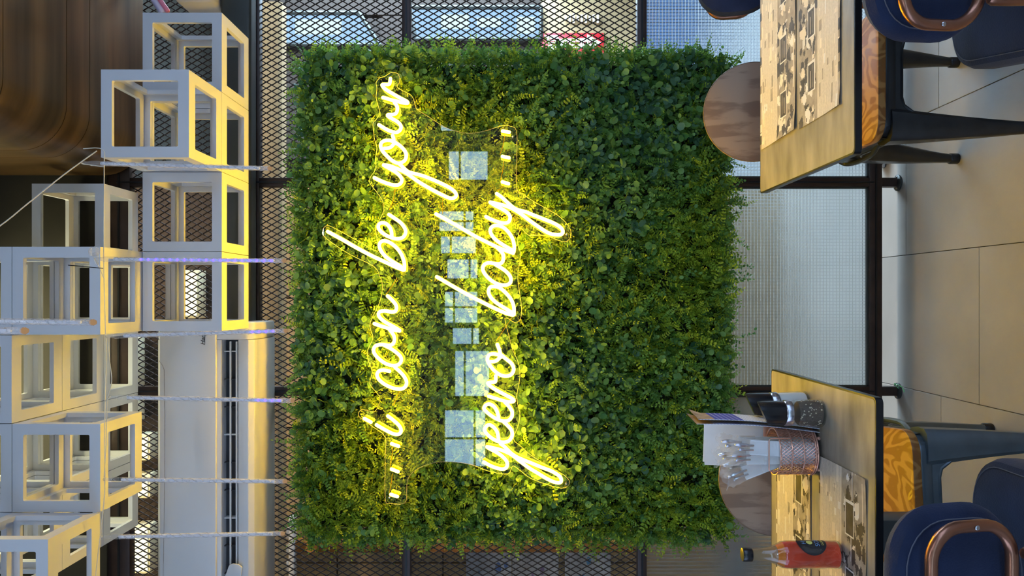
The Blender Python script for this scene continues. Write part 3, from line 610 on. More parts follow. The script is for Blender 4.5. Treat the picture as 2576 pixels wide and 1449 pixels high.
# ================================================================== hedge panel
HX0,HX1,HZ0,HZ1=-.836,.848,.698,2.178
hg=empty('hedge_panel',(0,2.920,HZ0),label='green artificial hedge panel of fern and round leaves behind the neon sign',cat='hedge')
MB().box(HX0,HX1,-.012,.0,-.012,HZ1-HZ0).build('backing_board',M['hedge_back'],hg,smooth=False)
def leaf_quad(base, d, n, ln, wd, fold=.25):      # folded diamond leaflet, 4 triangles
    s=d.cross(n).normalized(); m=base+d*ln*.5
    return [base, m+s*wd*.5+n*wd*fold, base+d*ln, m-s*wd*.5+n*wd*fold, m-n*0.0]
def fern(seed, mat_i):
    r=random.Random(seed); V=[];Fc=[]; L=r.uniform(.060,.088); nb=r.randint(8,10); bend=r.uniform(-.5,.5); droop=r.uniform(-.6,.2)
    p=Vector((0,0,0)); pts=[]; 
    for i in range(nb+1):
        t=i/nb; pts.append(Vector((math.sin(bend*t)*L*t, math.sin(droop*t)*L*t*.6, L*t)))
    for i in range(1,nb+1):
        t=i/nb; tg=(pts[i]-pts[i-1]).normalized(); ll=(.0190*(1-.55*t))*r.uniform(.85,1.15); nrm=Vector((0,1,0))
        side=tg.cross(nrm).normalized(); nrm=side.cross(tg).normalized()
        for s in (-1,1):
            d=(side*s*.85+tg*.62+nrm*r.uniform(-.25,.35)).normalized(); q=leaf_quad(pts[i-1],d,nrm,ll,.0068*r.uniform(.9,1.3))
            o=len(V); V+=q; Fc+=[(o,o+1,o+4),(o+1,o+2,o+4),(o+2,o+3,o+4),(o+3,o,o+4)]
    q=leaf_quad(pts[-1],(pts[-1]-pts[-2]).normalized(),Vector((0,1,0)),.010,.005); o=len(V); V+=q; Fc+=[(o,o+1,o+4),(o+1,o+2,o+4),(o+2,o+3,o+4),(o+3,o,o+4)]
    for i in range(nb):            # stem ribbon
        o=len(V); V+=[pts[i]+Vector((.0007,0,0)),pts[i]-Vector((.0007,0,0)),pts[i+1]]; Fc+=[(o,o+1,o+2)]
    return np.array([tuple(v) for v in V]), np.array(Fc), mat_i
def rounds(seed, mat_i, nl, rad, L):
    r=random.Random(seed); V=[];Fc=[]
    for i in range(nl):
        t=(i+.6)/nl; c=Vector((r.uniform(-1,1)*.006,r.uniform(-1,1)*.006,L*t)); az_=i*2.4+r.random(); el=r.uniform(.1,.7)+.5*t
        d=Vector((math.cos(az_)*math.cos(el),math.sin(az_)*math.cos(el),math.sin(el))); n=(Vector((0,0,1))-d*d.z).normalized()
        s=d.cross(n); R_=rad*r.uniform(.75,1.2); c0=c+d*(R_*1.15); o=len(V); V.append(c0-n*R_*.22)
        for j in range(7):
            a=2*PI*j/7; V.append(c0+(d*math.cos(a)*1.08+s*math.sin(a)*.95)*R_)
        Fc+=[(o,o+1+j,o+1+(j+1)%7) for j in range(7)]
        o=len(V); V+=[c+s*.0006,c-s*.0006,c0]; Fc+=[(o,o+1,o+2)]
    return np.array([tuple(v) for v in V]), np.array(Fc), mat_i
VAR=[fern(i,0) for i in range(5)]+[fern(20+i,1) for i in range(5)]+[rounds(40+i,2,6,.0098,.045) for i in range(4)]+[rounds(60+i,3,5,.0105,.04) for i in range(3)]+[rounds(80+i,2,12,.0050,.055) for i in range(3)]
VM=[fern1,fern2,rnd1,rnd2]
def rotz_to(d, roll):
    d=Vector(d).normalized(); q=d.to_track_quat('Z','Y'); return (q.to_matrix()@Matrix.Rotation(roll,3,'Z'))
big_V=[];big_F=[];big_M=[];big_T=[];voff=0
def patch(x,z):       # slow variation of which plant dominates
    return math.sin(x*5.3+1.3*math.sin(z*4.1))+math.cos(z*6.1+x*2.2)
def sprig(x,z,y,d,scale,vi,roll):
    global voff
    V,Fc,mi=VAR[vi]; Rm=np.array(rotz_to(d,roll))*scale
    W=V@Rm.T; y=max(y,-.130-W[:,1].min())
    big_V.append(W+np.array((x,y,z))); big_F.append(Fc+voff); big_M.append(np.full(len(Fc),mi)); big_T.append(np.full(len(V),rng.random())); voff+=len(V)
def pick(x,z,r):
    k=patch(x,z)+r.gauss(0,.9)
    if k>.9: return r.randrange(0,5)
    if k>-.3: return r.choice((5,6,7,8,9,0,2,17,18))
    if k>-1.1: return r.choice((10,11,12,13,17,18,19,5,8))
    return r.choice((14,15,16,10,12,6,9))
R_=random.Random(11); W_,H_=HX1-HX0,HZ1-HZ0
for i in range(11000):
    x=R_.uniform(HX0-.012,HX1+.012); z=R_.uniform(-.016,H_+.012); dep=R_.random()
    d=Vector((R_.gauss(0,.62),-(.35+dep*.75),R_.gauss(-.18,.62)))
    relief=.014*patch(x*1.9,z*1.7+3)
    sprig(x,z,-.008-.064*dep+relief*.6,d,R_.uniform(.85,1.35),pick(x,z,R_),R_.uniform(0,6.28))
def edge_sprigs(n):
    for i in range(n):
        t=R_.random(); side=R_.choice('LRTB' if i%3 else 'LRBB'); y=-.01-.07*R_.random()
        if side in 'LR':
            x=HX0 if side=='L' else HX1; z=t*H_; d=Vector(((-1 if side=='L' else 1)*R_.uniform(.3,1.1),-R_.uniform(.0,.7),R_.gauss(-.35 if side=='L' else .1,.5)))
        else:
            z=0 if side=='B' else H_; x=HX0+t*W_; d=Vector((R_.gauss(0,.5),-R_.uniform(.0,.7),(-1 if side=='B' else 1)*R_.uniform(.3,1.0)))
        vi=R_.choice((0,1,2,5,6,7,8,17,18,19,10,12,14)); sprig(x,z,y,d,R_.uniform(.6,1.1),vi,R_.uniform(0,6.28))
edge_sprigs(2600)
# long trailing tendrils at the lower edge
for i in range(34):
    x=HX0+R_.random()*W_; n=R_.randint(2,3); p=Vector((x,-.04-.03*R_.random(),R_.uniform(-.01,.02))); d=Vector((R_.gauss(0,.35),-.15,-1))
    for k in range(n):
        sprig(p.x,p.z,p.y,d,R_.uniform(.8,1.15),R_.choice((17,18,19,1,6)),R_.uniform(0,6.28)); p=p+d.normalized()*.036; d=d+Vector((R_.gauss(0,.35),R_.gauss(0,.1),R_.gauss(0,.15)))
V=np.concatenate(big_V); V[:,1]=np.minimum(V[:,1],.004); Fq=np.concatenate(big_F); mi=np.concatenate(big_M)
st=obj('foliage',np_mesh('foliage',V,Fq,VM,mi),hg); st['kind']='stuff'
ta=st.data.attributes.new('tone','FLOAT','POINT'); ta.data.foreach_set('value',np.concatenate(big_T).astype(np.float32))
# the sprigs that stand out most, one object each
vm=[np_mesh('sprig',VAR[i][0],VAR[i][1],VM[VAR[i][2]]) for i in range(len(VAR))]
cnt=0
for gy in range(15):
    for gx in range(20):
        x=HX0+(gx+.5+R_.uniform(-.42,.42))*W_/20; z=(gy+.5+R_.uniform(-.42,.42))*H_/15; vi=pick(x,z,R_)
        o=obj('fern_sprig' if vi<10 else 'leaf_sprig',vm[vi],hg,(x,-.074-.012*R_.random()+.008*patch(x*1.9,z*1.7+3),z))
        d=Vector((R_.gauss(0,.8),-.55,R_.gauss(-.25,.8))); o.rotation_mode='QUATERNION'; o.rotation_quaternion=rotz_to(d,R_.uniform(0,6.28)).to_quaternion(); s=R_.uniform(1.1,1.45); o.scale=(s,s,s)
        my=(VAR[vi][0]@(np.array(o.rotation_quaternion.to_matrix())*s).T)[:,1].min(); o.location.y=max(o.location.y,-.130-my)
# ================================================================== neon sign
DT=2.752
ns=empty('neon_sign',px(1300,740,2.775),label='glowing yellow white neon sign on clear acrylic, reading i can be your yeevo baby',cat='neon sign')
Z={1:(920,180,.1035),2:(920,340,.1173),3:(810,520,.1242),4:(900,730,.18626),5:(880,1020,.1795),6:(1180,460,.1242),7:(1080,640,.1242),8:(1180,840,.1518),9:(1180,1030,.14493),'c1':(780,160,.276),'c2':(780,480,.276),0:(0,0,1)}
def zp(z,pts): o=Z[z]; return [(o[0]+o[2]*a,o[1]+o[2]*b) for a,b in pts]
strokes=[
 zp(1,[(600,165),(592,255),(560,312),(430,315),(400,335),(470,420),(640,530),(830,640),(980,715),(1020,755),(995,772),(880,755),(760,720),(600,685),(480,645),(412,632)]),
 zp(1,[(690,740),(755,830),(770,920),(740,1010),(660,1045),(540,1050),(550,1090),(650,1150),(770,1220),(850,1310),(850,1400)])+zp(0,[(1000.8,332),(989.8,332.5),(973.2,326),(952.5,313.7)]),
 zp(2,[(575,0),(600,80),(605,170),(560,240),(480,278),(390,285)]),
 zp(2,[(640,160),(740,230),(840,340),(870,440),(840,540),(760,590),(680,600),(560,540),(440,430),(350,320),(320,220),(350,150),(430,115),(520,115),(600,145),(660,185)]),
 zp(2,[(180,910),(300,970),(450,1030),(600,1070),(700,1065),(760,1020),(775,950),(730,870),(640,790),(520,720),(430,670),(378,640)]),
 zp(2,[(378,640),(500,655),(640,705),(780,765),(880,820),(980,890),(1120,990),(1300,1100),(1500,1210),(1680,1300),(1800,1350),(1890,1348),(1940,1300),(1920,1230),(1820,1140),(1650,1050),(1450,960),(1250,880),(1050,825),(920,790),(840,730),(760,650),(700,600)]),
 zp(3,[(110,500),(400,660),(700,830),(1000,990),(1300,1130),(1500,1225),(1650,1285)]),
 zp(3,[(1650,1255),(1560,1190),(1420,1105),(1290,1010),(1200,900),(1160,790),(1190,715),(1270,690),(1380,730),(1500,820),(1600,950),(1655,1080),(1672,1190),(1668,1285)]),
 zp(3,[(1350,155),(1480,240),(1600,330),(1680,440),(1695,530),(1640,620),(1530,650),(1420,630),(1300,580),(1190,500),(1140,420),(1160,350),(1230,325),(1310,350),(1380,430),(1410,520),(1415,620)]),
 zp(4,[(400,75),(460,130),(510,190),(525,240),(505,285),(450,295),(380,280),(310,285),(280,320),(300,370),(370,430),(480,490),(570,545)]),
 zp(4,[(220,450),(300,480),(400,510),(500,540),(570,550)]),
 zp(4,[(420,520),(480,600),(497,660),(480,720),(430,745),(340,735),(270,740),(225,770),(215,830),(260,900),(350,975),(450,1015),(540,1010),(585,960),(580,900),(520,840),(440,785),(360,745)]),
 zp(4,[(435,1095),(350,1080),(290,1090),(260,1140),(290,1210),(380,1280),(490,1325),(580,1335),(640,1305),(660,1240),(630,1170),(570,1100),(500,1040)]),
 zp(5,[(530,145),(610,205),(690,280),(720,350),(690,400),(620,400),(530,360),(440,310),(370,270)]),
 zp(5,[(200,180),(300,235)]), zp(5,[(582,535),(688,572)]), zp(5,[(580,890),(680,930)]), zp(5,[(572,1245),(670,1278)]),
 zp('c1',[(1752,615),(1818,626)]), zp('c1',[(1750,845),(1816,860)]), zp('c1',[(1750,1078),(1812,1096)]),
 zp(7,[(145,450),(400,600),(700,770),(1000,930),(1300,1080),(1550,1190),(1700,1230)]),
 zp(7,[(1700,1195),(1600,1130),(1450,1040),(1310,940),(1220,830),(1200,730),(1240,660),(1330,650),(1430,680),(1560,790),(1660,920),(1710,1060),(1715,1225)]),
 zp(0,[(1250,622),(1264,637)])+zp(7,[(1500,70),(1480,150),(1420,190),(1320,185),(1200,170),(1110,210),(1080,290),(1120,390),(1220,500),(1340,580),(1470,620),(1590,610),(1650,550),(1640,450),(1560,350),(1450,270),(1330,200)]),
 zp('c2',[(1145,210),(1300,295),(1500,410),(1700,510),(1800,550),(1855,568)]),
 zp(6,[(905,1400),(915,1280),(880,1130),(800,1000),(690,900),(580,865),(480,880),(430,950),(450,1040),(540,1150),(680,1250),(800,1320),(880,1370)]),
 zp(6,[(335,680),(450,740),(600,795),(720,815),(800,790),(830,720),(820,660),(760,590),(650,520),(530,460),(420,390)]),
 zp(6,[(420,390),(560,420),(700,455),(850,510),(960,570),(1080,650),(1250,780),(1450,920),(1620,1020),(1760,1050),(1870,1040),(1900,980),(1850,900),(1700,810),(1500,730),(1300,650),(1150,590),(1000,550),(900,500),(780,400),(660,290),(555,215)]),
 zp(8,[(465,170),(500,260),(515,330),(500,400),(440,450),(350,460)]),
 zp(8,[(520,340),(620,420),(710,500),(740,590),(700,670),(620,700),(520,680),(420,610),(340,510),(305,420),(330,350),(400,330),(480,345),(540,385)]),
 zp(8,[(320,1030),(430,1065),(540,1100),(650,1125),(735,1118),(725,1080),(600,1010),(450,930),(350,860),(312,812),(360,800),(425,795),(440,770),(442,690)]),
 zp(0,[(1269.6,1011.5),(1280.2,1022.2),(1287.8,1034.3),(1288.7,1039),(1287.2,1048.8),(1278.6,1057.5),(1265.5,1059),(1249.6,1053.9),(1232.2,1043),(1221.3,1033),(1217.5,1026),(1223,1018.4),(1233,1016.8),(1243.8,1023.7),(1250.6,1035.8),(1254.4,1051)]),
 zp(9,[(590,205),(660,270),(730,350),(750,420),(735,490),(680,550),(590,570),(480,545),(370,480),(290,400),(275,340),(310,280),(370,270),(440,320),(490,400),(512,530)]),
 zp(9,[(255,910),(350,965),(460,1010),(570,1035),(640,1015),(665,950),(640,880),(560,800),(450,730),(340,670),(308,645)]),
 zp(9,[(308,645),(430,670),(560,705),(680,755),(780,815),(900,910),(1050,1020),(1200,1110),(1350,1200),(1480,1260),(1580,1268),(1600,1220),(1560,1150),(1430,1070),(1250,1000),(1080,930),(930,870),(820,820),(720,750),(620,650),(540,590)]),
]
o_=Vector(ns.location)
for s in strokes:
    path=smooth_path([px(a,b,DT) for a,b in s],4); path=[p-o_ for p in path]
    t=MB().tube(path,.0060,8).build('letter_tube',M['neon'],ns)
    MB().tube([p+Vector((0,.0115,0)) for p in path],.0046,6).build('tube_base',M['neonbase'],t)
# acrylic sheet cut round the words
out=[(985,182),(1002,186),(1006,205),(1000,220),(1035,240),(1044,262),(1050,275),(1082,296),(1120,320),(1160,333),(1190,335),(1225,328),(1262,316),(1282,317),(1300,330),(1300,400),(1300,474),(1318,490),(1345,508),(1395,536),(1424,560),(1437,585),(1432,602),(1415,608),(1370,592),(1330,592),(1310,575),(1302,612),(1310,640),(1303,690),(1305,720),(1312,770),(1310,800),(1296,812),(1270,800),(1282,850),(1290,880),(1305,915),(1308,950),(1300,1000),(1308,1040),(1304,1070),(1292,1104),(1310,1122),(1340,1148),(1390,1178),(1420,1196),(1433,1212),(1424,1226),(1400,1226),(1340,1206),(1310,1185),(1290,1172),(1282,1190),(1262,1192),(1225,1184),(1188,1170),(1150,1163),(1106,1162),(1075,1169),(1050,1180),(1032,1195),(1024,1215),(1022,1258),(1010,1268),(980,1266),(969,1255),(969,1150),(969,1100),(940,1075),(905,1050),(903,1036),(915,1030),(940,1036),(952,1020),(955,1000),(945,985),(930,965),(936,935),(926,905),(925,880),(938,850),(930,820),(938,795),(955,760),(962,720),(955,695),(940,670),(880,640),(818,598),(812,580),(820,568),(838,572),(900,606),(950,632),(948,600),(945,570),(955,552),(965,530),(962,505),(945,480),(930,460),(932,445),(945,425),(944,400),(948,372),(942,350),(938,312),(945,302),(955,285),(950,262),(946,245),(948,222),(946,208),(955,196),(968,192)]
cu=bpy.data.curves.new('acrylic','CURVE'); cu.dimensions='2D'; cu.fill_mode='BOTH'; cu.extrude=.0022
spl=cu.splines.new('POLY'); P2=smooth_path([Vector((*[(VY-b)/F*2.775,-(a-VX)/F*2.775],0)) for a,b in out],3,closed=True); spl.points.add(len(P2)-1)
for i,p in enumerate(P2): spl.points[i].co=(p.x,p.y,0,1)
spl.use_cyclic_u=True
t=bpy.data.objects.new('acrylic',cu); C.objects.link(t); bpy.context.view_layer.update(); me=bpy.data.meshes.new_from_object(t.evaluated_get(bpy.context.evaluated_depsgraph_get())); bpy.data.objects.remove(t); bpy.data.curves.remove(cu)
me.materials.clear(); me.materials.append(M['acrylic'])
acr=obj('acrylic_sheet',me,ns,(-o_.x,.0,CAMH-o_.z)); acr.rotation_euler=(PI/2,0,0)
MB().tube([Vector((p.x-o_.x,0,p.y+CAMH-o_.z)) for p in P2],.0008,4,closed=True).build('edge_glint',M['edgecatch'],ns)  # light caught on the clear cut edge, put in as a yellowish line
# stand-offs that hold the sheet on the hedge board, and the thin link wires between the tubes
for a,b in ((1290,345),(1425,590),(1424,1216),(980,1250),(830,584)):
    p=px(a,b,2.775)-o_; MB().tube([p+Vector((0,-.006,0)),p+Vector((0,.143,0))],.0042,10).build('standoff',M['chrome'],ns)
for pts in (zp('c1',[(1775,650),(1760,740),(1730,830)]),zp('c1',[(1762,885),(1755,980),(1732,1065)]),zp('c1',[(1765,1110),(1700,1165)]),zp('c1',[(778,1140),(755,1250),(720,1335)]),zp('c2',[(790,800),(740,880),(690,945)]),zp(4,[(560,1370),(520,1460),(480,1560)]),zp(5,[(600,590),(590,700),(565,860)]),zp(5,[(595,960),(580,1090),(555,1220)]),zp('c2',[(1840,1155),(1770,1260),(1700,1370)]),zp('c1',[(1210,1230),(1208,1370)])):
    MB().tube([p-o_ for p in smooth_path([px(a,b,2.77) for a,b in pts])],.0009,5).build('link_wire',M['neonbase'],ns)
# ================================================================== tables
TZ=.75
def table(x0,x1,y0,y1,cx,cy,label):
    o=empty('cafe_table',((x0+x1)/2,(y0+y1)/2,0),label=label,cat='table'); ox,oy=(x0+x1)/2,(y0+y1)/2
    MB().prism(rrect(x0+.004-ox,x1-.004-ox,y0+.004-oy,y1-.004-oy,.010),TZ-.0135,TZ,axis='z').build('tabletop',M['stone'],o)
    e=MB(); ro=rrect(x0-ox,x1-ox,y0-oy,y1-oy,.012); ri=rrect(x0+.0045-ox,x1-.0045-ox,y0+.0045-oy,y1-.0045-oy,.0085); n=len(ro)
    vs=[(p[0],p[1],z) for z in (TZ-.0145,TZ-.0005) for p in ro]+[(p[0],p[1],z) for z in (TZ-.0145,TZ-.0005) for p in ri]
    fs=[]
    for i in range(n):
        j=(i+1)%n; fs+=[(i,j,n+j,n+i),(2*n+j,2*n+i,3*n+i,3*n+j),(n+i,n+j,3*n+j,3*n+i),(j,i,2*n+i,2*n+j)]
    e.add(vs,fs); e.build('edge_band',M['black'],o)
    MB().box(cx-.038-ox,cx+.038-ox,cy-.038-oy,cy+.038-oy,.012,TZ-.024).build('column',M['beam'],o,bev=.003)
    MB().box(cx-.20-ox,cx+.20-ox,cy-.17-oy,cy+.17-oy,TZ-.026,TZ-.0135).build('top_plate',M['black'],o,bev=.002)
    MB().prism(rrect(cx-.13-ox,cx+.13-ox,cy-.085-oy,cy+.085-oy,.02),0,.012,axis='z').build('base_plate',M['black'],o,bev=.002)
    return o
table(-.885,-.186,1.484,2.094,-.528,1.79,'stone topped cafe table with a black edge carrying the sauce bottle')
table(.287,1.30,1.576,2.190,.82,1.885,'stone topped cafe table with a black edge carrying only placemats')
# ------------------------------------------------------------------ newsprint placemats
def placemat(xa,xb,ya,yb,seed,label,wave=.004,near=True):
    r=random.Random(seed); nu=int((xb-xa)/.003); nv=int((yb-ya)/.003); T=np.zeros((nv,nu),int)
    def rect(u0,u1,v0,v1,k,sk=0): 
        for j in range(int(v0*nv),min(nv,int(v1*nv))):
            s=int(sk*(j-v0*nv)); T[j,max(0,int(u0*nu)+s):max(0,min(nu,int(u1*nu)+s))]=k
    def poly(cx,cy,rad,k,n=5):
        a0=r.random()*6; P=[(cx+rad*r.uniform(.6,1.3)*math.cos(a0+6.283*i/n),cy+rad*1.6*r.uniform(.6,1.3)*math.sin(a0+6.283*i/n)) for i in range(n)]
        for j in range(nv):
            v=(j+.5)/nv; xs=[]
            for (xa_,ya_),(xb_,yb_) in zip(P,P[1:]+P[:1]):
                if (ya_<=v)!=(yb_<=v): xs.append(xa_+(v-ya_)/(yb_-ya_)*(xb_-xa_))
            xs.sort()
            for a_,b_ in zip(xs[::2],xs[1::2]): T[j,max(0,int(a_*nu)):max(0,min(nu,int(b_*nu)))]=k
    rect(0,1,.50,1,3)
    for q in range(46): u=r.random()*.97; v=r.uniform(.52,.94); rect(u,u+r.uniform(.01,.09),v,v+r.uniform(.01,.06),r.choice((0,0,4,0,1)))
    rect(0,1,0,.50,1)
    for q in range(130): poly(r.random(),r.uniform(.03,.47),r.uniform(.010,.050),r.choice((2,2,2,1,0,4,2)),r.choice((3,4,5)))
    for q in range(7): u=r.random(); rect(u,u+r.uniform(.1,.3),v:=r.uniform(.03,.40),v+.018,r.choice((4,2,0)),r.uniform(-.9,.9))
    for q in range(3):
        u=.08+.3*q+r.uniform(0,.08); rect(u,u+.15,.24,.42,4); rect(u+.008,u+.142,.255,.405,2); rect(u+.02,u+.11,.30,.312,0); rect(u+.02,u+.13,.35,.36,1)
    rect(0,1,.965,1,1); rect(0,1,.49,.51,0)
    for q in range(14): u=r.random(); rect(u,u+.05,.965,1,r.choice((2,0,4)))
    if not near: T=T[::-1]
    def fn(u,v):
        x=xa+(xb-xa)*u; y=ya+(yb-ya)*v; e=max(0,1-min(u,1-u)*9)
        return Vector((x-xa,y-ya,.0012+wave*.5*(1+math.sin(u*9+seed)*math.sin(v*5+seed*2))*(.15+.85*max(0,1-v*4))*.6+wave*.9*e*max(0,math.sin(v*3+seed))))
    m=MB().grid(fn,nu+1,nv+1); m.m=list(T.ravel()); 
    o=m.build('placemat',[M['mp_paper'],M['mp_mid'],M['mp_dark'],M['mp_text'],M['mp_white']]); o.location=(xa,ya,TZ); tag(o,label,'placemat')
    return o
placemat(.405,.86,1.905,2.182,1,'newsprint placemat on the bare table along the side of the round backed chair',near=True)
placemat(.400,.86,1.642,1.885,2,'newsprint placemat on the bare table along the side of the copper trimmed chair',near=False)
placemat(-.83,-.345,1.808,2.050,3,'newsprint placemat beside the wire basket on the bottle table')
pm=placemat(-.83,-.347,1.520,1.760,4,'curled newsprint placemat under the sauce bottle',.006)
# ================================================================== steel chairs with wooden seats and round backs
def steel_chair(loc, rz, steel, label):
    o=empty('steel_chair',loc,rz,label=label,cat='chair')
    # seat: rounded square plywood
    st=MB().prism(rrect(-.178,.178,-.18,.18,.055,6),.430,.452,axis='z').build('seat',M['seatwood'],o,bev=.004)
    MB().prism(rrect(-.172,.172,-.174,.174,.052,6),.400,.430,axis='z').build('seat_pan',steel,o,bev=.006)
    feet={(-1,-1):(-.150,-.195),(1,-1):(.150,-.195),(-1,1):(-.155,.25),(1,1):(.155,.25)}
    for (sx,sy),(fx,fy) in feet.items():
        # folded sheet leg: broad channel at the top, narrow foot
        m=MB(); rings=[]
        for t in [i/8 for i in range(9)]:
            z=.415*(1-t)+.018*t; cx=sx*.158*(1-t)+fx*t; cyy=sy*.158*(1-t)+fy*t; wd=.047*(1-t)**1.15+.0165; th=.030*(1-t)**1.1+.0155
            ring=[]
            for ang in range(12):
                a=2*PI*ang/12; ca,sa=math.cos(a),math.sin(a); px_=abs(ca)**.6*math.copysign(1,ca)*wd*.78; py_=abs(sa)**.6*math.copysign(1,sa)*wd*.78
                # diagonal flattening of the outer corner
                ring.append(Vector((cx+px_-sx*wd*.35*(1-t),cyy+py_-sy*wd*.35*(1-t),z)))
            rings+=ring
        n=12; fs=[(i*n+j,i*n+(j+1)%n,(i+1)*n+(j+1)%n,(i+1)*n+j) for i in range(8) for j in range(n)]+[tuple(range(n))[::-1],tuple(8*n+j for j in range(n))]
        m.add(rings,[f[::-1] for f in fs]); lg=m.build('leg',steel,o)
        MB().lathe([(.0165,0),(.0175,.004),(.0175,.026),(.015,.030)],14,(fx,fy)).build('foot',M['black_plastic'],lg)
    # arched aprons between the legs
    def apron(p0,p1,nrm,dr=.06):
        d=Vector(p1)-Vector(p0); Ld=d.length; d.normalize(); pts=[]
        k=14
        top=[(0,.425),(Ld,.425)]; arch=[]
        for i in range(k+1):
            t=i/k; e=abs(2*t-1); arch.append((Ld*t,.385-dr*max(0,(e-.45)/.55)**2.2))
        m=MB(); vs=[]
        for off in (0,.0025):
            for q in arch: vs.append(Vector(p0)+d*q[0]+Vector(nrm)*(off+ (.425-q[1])*.12)+Vector((0,0,q[1])))
            for q in arch: vs.append(Vector(p0)+d*q[0]+Vector(nrm)*off+Vector((0,0,.425)))
        K=k+1; fs=[]
        for i in range(k):
            fs+=[(i,i+1,K+i+1,K+i),(2*K+i+1,2*K+i,3*K+i,3*K+i+1),(i+1,i,2*K+i,2*K+i+1)]
        m.add(vs,fs); ap=m.build('apron',steel,o)
        MB().tube([v+Vector(nrm)*.001 for v in vs[:K]],.0042,6).build('rolled_edge',steel,ap)
    apron((-.15,-.166,0),(.15,-.166,0),(0,-1,0),.16); apron((.15,.166,0),(-.15,.166,0),(0,1,0)); apron((-.166,.15,0),(-.166,-.15,0),(-1,0,0)); apron((.166,-.15,0),(.166,.15,0),(1,0,0))
    # round back
    T=Matrix.Translation((0,.268,.65))@Matrix.Rotation(math.radians(-10),4,'X')@Matrix.Rotation(PI/2,4,'X')
    bk=MB().lathe([(.157,-.007),(.161,-.004),(.161,.004),(.157,.007)],48,T=T).build('backrest',M['backwood'],o)
    MB().lathe([(.1605,-.0055),(.1622,-.003),(.1622,.003),(.1605,.0055)],48,T=T).build('backrest_edge',M['edgewood'],bk)
    for s in (-1,1): MB().tube(smooth_path([(s*.13,.165,.43),(s*.125,.20,.50),(s*.11,.262,.60),(s*.10,.288,.68)]),.009,10).build('back_tube',steel,o)
    for s in (-1,1): MB().tube(smooth_path([(s*.13,.175,.44),(s*.165,.19,.415),(s*.186,.17,.385),(s*.188,.02,.385),(s*.165,-.06,.395)]),.0075,8).build('side_tube',steel,o)
    return o
steel_chair((.604,2.31,0),0,M['steel'],'dark steel chair with wooden seat and round back at the bare table')
steel_chair((-.52,2.112,0),.10,M['steel2'],'blue grey steel chair with wooden seat and round back at the bottle table')
# ================================================================== navy velvet chairs with copper tube frames (built facing +y)
def navy_chair(loc, rz, label):
    o=empty('velvet_chair',loc,rz,label=label,cat='chair')
    def pad(name, w, h, t, c, tilt, r, bulge, parent, curve=.0):   # rounded upright cushion, bulging on both faces
        pts=rrect(-w/2,w/2,-h/2,h/2,r,8); m=MB(); vs=[]; K=len(pts); prof=[(0,.0,.5),(.4,.0,.52),(.75,0,.46),(.93,0,.30),(1,0,0)]
        rings=[(.55,.5),(.85,.44),(.96,.28),(1,.0),(.96,-.28),(.85,-.44),(.55,-.5)]
        T=Matrix.Translation(c)@Matrix.Rotation(tilt,4,'X')
        for k,hh in rings:
            for p in pts:
                x,z=p[0]*k,p[1]*k; vs.append(T@Vector((x,hh*t+curve*(x*x)/(w*w/4)*.5,z)))
        c0=len(vs); vs+= [T@Vector((0,.5*t,0)),T@Vector((0,-.5*t,0))]
        fs=[(i*K+j,i*K+(j+1)%K,(i+1)*K+(j+1)%K,(i+1)*K+j) for i in range(len(rings)-1) for j in range(K)]
        fs+=[((j+1)%K,j,c0) for j in range(K)]+[((len(rings)-1)*K+j,(len(rings)-1)*K+(j+1)%K,c0+1) for j in range(K)]
        m.add(vs,fs); return m.build(name,M['navy'],parent), T, pts
    b,T,pts=pad('backrest',.385,.245,.062,Vector((0,-.195,.684)),math.radians(12),.095,0,o,.03)
    MB().tube([T@Vector((p[0]*.90,-.030+.03*(p[0]*p[0])/(.385**2/4)*.5,p[1]*.90)) for p in rrect(-.1925,.1925,-.1225,.1225,.095,8)],.0011,5,closed=True).build('stitching',M['navyseam'],b)
    ring=[T@Vector((p[0],-.052,p[1]+.016)) for p in rrect(-.172,.172,-.082,.070,.055,9)]
    rg=MB().tube(ring,.0103,12,closed=True).build('copper_frame',M['copper'],o)
    for s in (-1,1): MB().lathe([(.004,0),(.0045,.001),(.003,.0022)],10,T=T@Matrix.Translation((s*.172,-.0628,.01))@Matrix.Rotation(PI/2,4,'X')).build('screw',M['chrome'],rg)
    # seat
    T2=Matrix.Identity(4); m=MB(); outl=rrect(-.212,.212,-.205,.190,.10,8); K=len(outl); vs=[]
    rings=[(.80,.362),(.95,.367),(1,.385),(1,.415),(.97,.432),(.86,.442),(.5,.446)]
    for k,z in rings:
        for p in outl: vs.append(Vector((p[0]*k,p[1]*k,z)))
    c0=len(vs); vs+=[Vector((0,0,.362)),Vector((0,0,.447))]
    fs=[(i*K+j,i*K+(j+1)%K,(i+1)*K+(j+1)%K,(i+1)*K+j) for i in range(len(rings)-1) for j in range(K)]+[((j+1)%K,j,c0) for j in range(K)]+[((len(rings)-1)*K+j,(len(rings)-1)*K+(j+1)%K,c0+1) for j in range(K)]
    m.add(vs,fs); st=m.build('seat',M['navy'],o)
    MB().tube([Vector((p[0]*.92,p[1]*.92,.4385)) for p in outl],.0011,5,closed=True).build('stitching',M['navyseam'],st)
    for sx in (-1,1):
        MB().tube(smooth_path([(sx*.15,-.15,.365),(sx*.165,-.185,.20),(sx*.175,-.215,.012)]),.0105,10).build('leg',M['copper'],o)
        MB().tube(smooth_path([(sx*.15,.16,.365),(sx*.165,.185,.20),(sx*.175,.205,.012)]),.0105,10).build('leg',M['copper'],o)
        MB().tube(smooth_path([(sx*.12,-.17,.37),(sx*.125,-.232,.47),(sx*.13,-.252,.56),(sx*.13,-.256,.60)]),.0115,10).build('back_tube',M['copper'],o)
    return o
navy_chair((-.541,1.535,0),0,'navy velvet chair with copper back frame drawn up to the bottle table')
navy_chair((.690,1.60,0),-.18,'navy velvet chair with copper back frame drawn up to the bare table')
